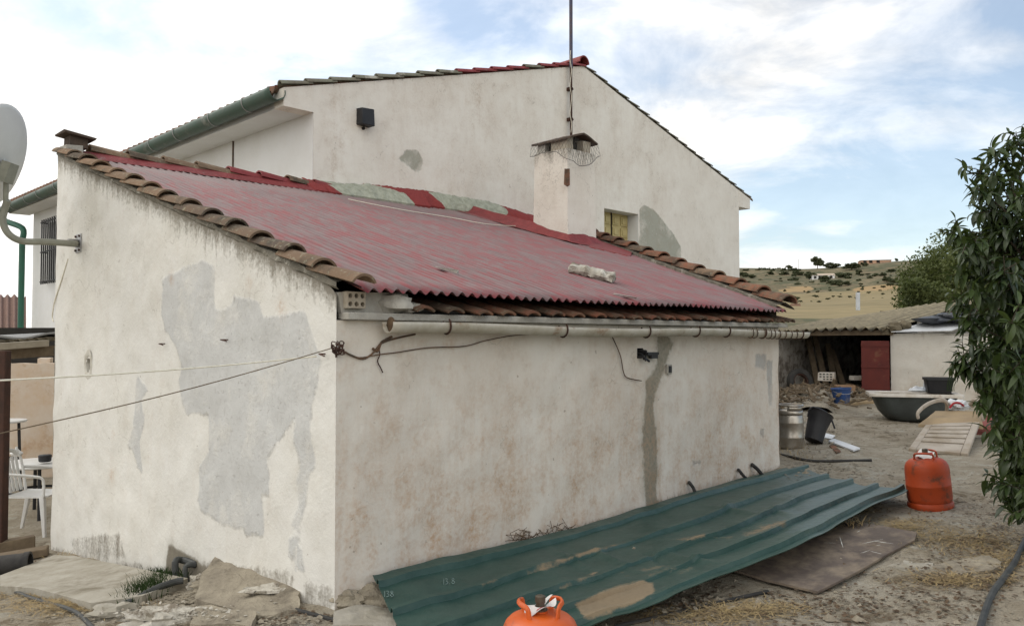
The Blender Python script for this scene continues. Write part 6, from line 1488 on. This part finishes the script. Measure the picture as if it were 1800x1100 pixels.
for (px, py, dy) in tips:
    end = P(px + 14, py + 6, tY + dy); ln = (Vector((end.x, end.y, 0)) - Vector((tb.x, tb.y, 0))).length
    st_pt = trunk_at(end.z - .55 * ln - .12); mid = st_pt.lerp(end, .5) + Vector((R_.uniform(-.06, .06), R_.uniform(-.06, .06), .02 + .10 * ln)); cv = catmull([st_pt, mid, end], 12); n_ = len(cv)
    twb.tube(cv[::2], [max(.0022, .014 * (1 - i / (n_ / 2))) for i in range(len(cv[::2]))], 5, False); t0 = R_.random()
    for k in range(n_):
        f = k / (n_ - 1)
        if f < .35: continue
        td = (cv[min(k + 1, n_ - 1)] - cv[max(k - 1, 0)]).normalized(); whorl(cv[k], td, (3 if py > 420 else 1) if f < .95 else (9 if py > 420 else 8), t0)
        if R_.random() < .55:
            sd = (td.orthogonal().normalized()); sd = Quaternion(td, R_.uniform(0, 6.28)) @ sd; l = R_.uniform(.07, .17) * (1.2 - .5 * f); e = cv[k] + (sd + td * .7 + Vector((0, 0, .1))).normalized() * l
            twb.tube([cv[k], e], [.003, .0018], 4, False); whorl(e, (e - cv[k]).normalized(), R_.randint(5, 8), t0, R_.uniform(.75, 1.1))
twb.build('branches', MAT['bark'], peach)
me_v = np.concatenate(lv); mb = MB(); mb.v = [Vector(v) for v in me_v]; mb.f = lf; mb.build('crown', MAT['peach'], peach, attrs={'tint': lt}, ang=60)
# leaf-clump trees
def clump_tree(name, label, base, H, R, mat, n, ls, parts=14, seed=0, cat='tree', group=None, trunk=True, flat_=.8, local=False):
    rr = random.Random(seed); t = thing(name, label, cat, tuple(base), 0, group)
    cl = []
    for k in range(parts):
        a = rr.uniform(0, 6.283); r0 = R * rr.uniform(.1, .72); zz = H * rr.uniform(.34, .86); r0 *= math.sin(math.pi * min(.95, zz / H)) ** .6 * 1.15; cl.append((Vector((math.cos(a) * r0, math.sin(a) * r0, zz)), R * rr.uniform(.26, .46), rr.random()))
    if trunk:
        mb = MB(); mb.tube([Vector((0, 0, -.3)), Vector((.02 * H, 0, H * .3)), Vector((0, .02 * H, H * .6))], [H * .035, H * .026, H * .012], 8)
        for c, r, _ in cl[:9]: mb.tube(catmull([Vector((.01 * H, 0, H * .28)), c * .5 + Vector((0, 0, H * .18)), c], 4), [H * .014 - H * .0011 * i for i in range(9)], 5)
        mb.build('trunk', MAT['bark'], t, local=True)
    V = np.zeros((n, 3)); T = np.zeros(n)
    for i in range(n):
        c, r, tn = cl[rr.randrange(len(cl))]; d = Vector((rr.gauss(0, 1), rr.gauss(0, 1), rr.gauss(0, 1))).normalized(); k = rr.random() ** .35; q = c + Vector((d.x * r, d.y * r, d.z * r * flat_)) * k * (1 + .35 * mn.noise(d * 2.5 + Vector((seed, tn * 9, 0)))); V[i] = q; T[i] = min(1, tn * .5 + .5 * rr.random())
    g2 = np.random.default_rng(seed); a = g2.normal(size=(n, 3)); a /= np.linalg.norm(a, axis=1)[:, None]; b = np.cross(a, g2.normal(size=(n, 3))); b /= np.linalg.norm(b, axis=1)[:, None]; s = ls * g2.uniform(.6, 1.4, (n, 1))
    vv = np.stack([V - a * s, V + b * s * .45, V + a * s, V - b * s * .45], 1).reshape(-1, 3)
    mb = MB(); mb.v = [Vector(v) for v in vv]; mb.f = [(4 * i, 4 * i + 1, 4 * i + 2, 4 * i + 3) for i in range(n)]
    mb.build('crown', MAT[mat], t, smooth=False, attrs={'tint': np.repeat(T, 4)}, local=True); return t
b = P(1672, 600, 27); b.z = gz(b.x, b.y)
clump_tree('round_tree', 'broad olive-green tree behind the stone shed', b, 5.1, 2.55, 'bgleaf', 32000, .055, 30, 3)
b = P(1740, 600, 24); b.z = gz(b.x, b.y)
clump_tree('round_tree', 'second green tree behind the shed, half hidden by the peach tree', b, 4.3, 1.9, 'bgleaf', 12000, .055, 18, 5)
b = P(1610, 560, 21); b.z = gz(b.x, b.y) + .1
clump_tree('low_shrub', 'bright green shrub just over the ridge of the shed roof', P(1630, 560, 21.5), 1.0, 1.0, 'bgleaf', 4000, .05, 10, 8, 'shrub', None, False)
# ---------------------------------------------------------------- hillside: bushes, houses, poles
def H(px, py):   # on the far hill
    d = ray(px, py); tt = np.arange(70., 950., 1.5); k = np.nonzero(CZ + d.z * tt < height(d.x * tt, d.y * tt))[0]; t = float(tt[k[0]]) if len(k) else 950.
    q = CAM + d * t; return Vector((q.x, q.y, gz(q.x, q.y)))
proto = {}
def bush(px, py, w, h, label, group=None, seed=1, name='hill_bush', onhill=True):
    q = H(px, py); D = q.y; Wd = w * D / F; Hh_ = h * D / F
    key = seed % 4
    if key not in proto:
        proto[key] = clump_tree(name, label, q, 4.0, 2.4, 'bush', 1500, .34, 9, 20 + key, 'bush', group, True)
        o = proto[key]
    else:
        o = copy_tree(proto[key]); 
        tag(o, label, 'bush', group)
    if group is None and 'group' in o: del o['group']
    o.name = name; o.location = q; s = Hh_ / 3.9; o.scale = (Wd / 4.6, Wd / 4.6, s); o.rotation_euler = (0, 0, R_.uniform(0, 6.28)); return o
GB = 'small bushes dotted over the far hillside'
for (x, y, w, h, lab) in ((1437, 472, 26, 21, 'tallest dark round tree on the far skyline'), (1462, 474, 30, 12, 'wide low tree just right of the tallest skyline tree'), (1387, 474, 11, 8, 'small round tree on the skyline left of the tallest one'), (1399, 488, 15, 12, 'dark bush below the small skyline tree'), (1497, 476, 32, 13, 'dark thicket on the skyline left of the flat orange building'), (1423, 492, 22, 14, 'bush touching the left end of the white hill house'), (1447, 494, 28, 9, 'low hedge in front of the white hill house'), (1575, 460, 8, 6, 'tiny tree at the right end of the flat orange building'), (1519, 470, 14, 9, 'bush under the left end of the flat orange building'), (1484, 490, 26, 9, 'low bush to the right of the white hill house'), (1395, 530, 18, 9, 'grey-green olive bush just over the tiles of the far rake'), (1430, 543, 10, 6, 'small bush behind the stone shed roof at the left'), (1412, 541, 10, 6, 'small bush beside the tiny red-roofed hut')):
    bush(x, y, w, h, lab, None, R_.randrange(4))
used = 0
while used < 175:
    x = R_.uniform(1304, 1600); y = R_.choice([R_.uniform(478, 503), R_.uniform(478, 503), R_.uniform(503, 540)])
    if 1415 < x < 1475 and 476 < y < 498: continue
    s_ = R_.uniform(4, 13) if y < 505 else R_.uniform(3, 7); bush(x, y, s_ * R_.uniform(1, 1.7), s_ * .62, 'small grey-green bush dotted on the far dry hillside', GB, R_.randrange(4)); used += 1
for k in range(15):
    bush(1335 + k * 4.6 + R_.uniform(-1, 1), 474, R_.uniform(3.5, 6), R_.uniform(2.5, 4), 'tiny dark tree in the row along the far skyline', 'row of tiny trees on the far skyline', R_.randrange(4))
def hbox(name, label, px, py, w, h, dep, wallm, roofm, wins=(), pitch=.25, chimney=False):
    q = H(px, py); D = q.y; Wd = w * D / F; Hh_ = h * D / F; t = thing(name, label, 'house', tuple(q)); A = Vector((.97, -.24, 0)).normalized(); B = Vector((.24, .97, 0)).normalized()
    mb = MB(); mb.box(q + B * dep / 2 + EZ * (Hh_ / 2 - .6), Wd, dep, Hh_ + 1.2, A, B, EZ); mb.build('walls', MAT[wallm], t, smooth=False)
    z = q + EZ * Hh_; mb = MB(); hw_ = Wd / 2 + .3; mb.add([z - A * hw_ - B * .3, z + A * hw_ - B * .3, z + A * hw_ + B * (dep + .3), z - A * hw_ + B * (dep + .3), z - A * hw_ + B * dep / 2 + EZ * dep * pitch, z + A * hw_ + B * dep / 2 + EZ * dep * pitch], [(0, 1, 5, 4), (2, 3, 4, 5), (0, 4, 3), (1, 2, 5), (0, 3, 2, 1)]); mb.build('roof', MAT[roofm], t, smooth=False)
    for (f, zf, ww, hh) in wins:
        mb = MB(); mb.box(q + A * (f - .5) * Wd - B * .05 + EZ * (zf * Hh_), ww, .12, hh, A, B, EZ); mb.build('window', MAT['dark'], t, smooth=False)
    return t
hbox('hill_house', 'white house half way up the far hillside', 1447, 491, 38, 7, 8, 'side', 'stainwall', [(.15, .5, 1, 1), (.35, .5, 1, 1.2), (.6, .5, 1, 1), (.85, .5, 1, 1)], .12)
hbox('hill_house', 'long flat orange building on the far skyline', 1541, 463, 48, 6, 12, 'terra', 'terra', [(.1, .5, 1.5, 1.2), (.3, .5, 1.5, 1.2), (.55, .5, 1.5, 1.2)], .03)
hbox('hill_house', 'pale pink house beside the tallest skyline tree', 1418, 472, 16, 6, 8, 'terra2', 'terra', [(.3, .5, 1, 1), (.7, .5, 1, 1)], .12)
hbox('hill_house', 'tiny white hut left of the pale pink house', 1390, 477, 8, 3, 5, 'side', 'side', [(.5, .5, .8, .8)], .1)
hbox('hill_house', 'tiny red-roofed hut low on the hill over the end of the red roof', 1400, 546, 12, 3, 5, 'side', 'tilerd', [(.5, .5, .8, .8)], .25)
for (x, y, h, lab) in ((1404, 474, 18, 'thin mast on the far skyline left of the tallest tree'), (1532, 460, 10, 'thin pole rising over the flat orange building')):
    q = H(x, y); mb = MB(); mb.tube([q, q + EZ * (h * q.y / F)], .12, 5); tag(mb.build('skyline_mast', MAT['galv']), lab, 'mast')
LX, LY, SC1 = 30.2, 7.7, .8
# ================================================================ LIGHT, SKY, CAMERA
SUN = Vector((-.86, .30, .85)).normalized()
world_ = bpy.data.worlds.new('World'); scene.world = world_; world_.use_nodes = True; nt = world_.node_tree
bg = nt.nodes['Background']; bg.inputs['Strength'].default_value = .13
sky = nt.nodes.new('ShaderNodeTexSky'); sky.sky_type = 'NISHITA'; sky.sun_disc = False
sky.sun_elevation = math.asin(SUN.z); sky.sun_rotation = math.atan2(SUN.x, SUN.y); sky.air_density = 1.0; sky.dust_density = 1.5; sky.altitude = 300
tc = nt.nodes.new('ShaderNodeTexCoord'); sep = nt.nodes.new('ShaderNodeSeparateXYZ'); nt.links.new(tc.outputs['Generated'], sep.inputs[0])
zc = math_(nt, 'ADD', math_(nt, 'MAXIMUM', sep.outputs[2], 0.0), .22)
cmb = nt.nodes.new('ShaderNodeCombineXYZ'); nt.links.new(math_(nt, 'DIVIDE', sep.outputs[0], zc), cmb.inputs[0]); nt.links.new(math_(nt, 'DIVIDE', sep.outputs[1], zc), cmb.inputs[1])
mp = nt.nodes.new('ShaderNodeMapping'); mp.inputs['Location'].default_value = (LX, LY, 0); nt.links.new(cmb.outputs[0], mp.inputs[0])
c1 = noise(nt, mp.outputs[0], SC1, 9, .52, .25); c2 = noise(nt, mp.outputs[0], 2.6, 7, .6, .4)
# denser cloud towards the sun side; unseen bright cloud added behind the camera
left = math_(nt, 'MULTIPLY', math_(nt, 'SUBTRACT', -.18, sep.outputs[0]), .22)
back = math_(nt, 'MULTIPLY', math_(nt, 'MAXIMUM', math_(nt, 'MULTIPLY', sep.outputs[1], -1.0), 0.0), .35)
left = math_(nt, 'ADD', left, back)
cov = math_(nt, 'ADD', math_(nt, 'ADD', math_(nt, 'MULTIPLY', c1, .78), math_(nt, 'MULTIPLY', c2, .22)), left)
fac = ramp(nt, cov, [(.39, .15), (.46, .60), (.505, 1)])
dot = nt.nodes.new('ShaderNodeVectorMath'); dot.operation = 'DOT_PRODUCT'; nt.links.new(tc.outputs['Generated'], dot.inputs[0]); dot.inputs[1].default_value = SUN
glow = ramp(nt, dot.outputs['Value'], [(.2, 0), (.75, .35), (1, 1)])
shade = ramp(nt, c2, [(.38, 6.6), (.6, 9.2)])
shade = math_(nt, 'MULTIPLY', ramp(nt, c1, [(.45, 1.0), (.72, .80)]), shade)
cl = math_(nt, 'ADD', shade, math_(nt, 'MULTIPLY', glow, 3.0))
cl = math_(nt, 'ADD', cl, math_(nt, 'MULTIPLY', back, 7.0))  # extra brightness behind the camera, added to light front wall and gable
ccol = mixc(nt, 1.0, (1.0, .984, .955), cl, 'MULTIPLY')
skyc = mixc(nt, 1.0, mixc(nt, .05, sky.outputs[0], (5.5, 5.8, 6.0)), (1.3, 1.3, 1.24), 'MULTIPLY')
nt.links.new(mixc(nt, fac, skyc, ccol), bg.inputs[0])
sun = bpy.data.lights.new('sun', 'SUN'); sun.energy = .6; sun.angle = rad(30); sun.color = (1, .95, .87)
so = bpy.data.objects.new('sun', sun); COL.objects.link(so); so.rotation_mode = 'QUATERNION'; so.rotation_quaternion = (-SUN).to_track_quat('-Z', 'Y')
cam = bpy.data.cameras.new('camera'); cam.sensor_width = 36; cam.lens = 36 * F / 1800; cam.clip_end = 9000; cam.clip_start = .05
co = bpy.data.objects.new('camera', cam); COL.objects.link(co); co.location = CAM; co.rotation_euler = (rad(90) + PIT, 0, 0)
scene.camera = co
scene.view_settings.view_transform = 'Standard'; scene.view_settings.look = 'None'; scene.view_settings.gamma = 1; scene.view_settings.exposure = .24
scene.cycles.max_bounces = 6; scene.cycles.diffuse_bounces = 3; scene.cycles.use_denoising = True
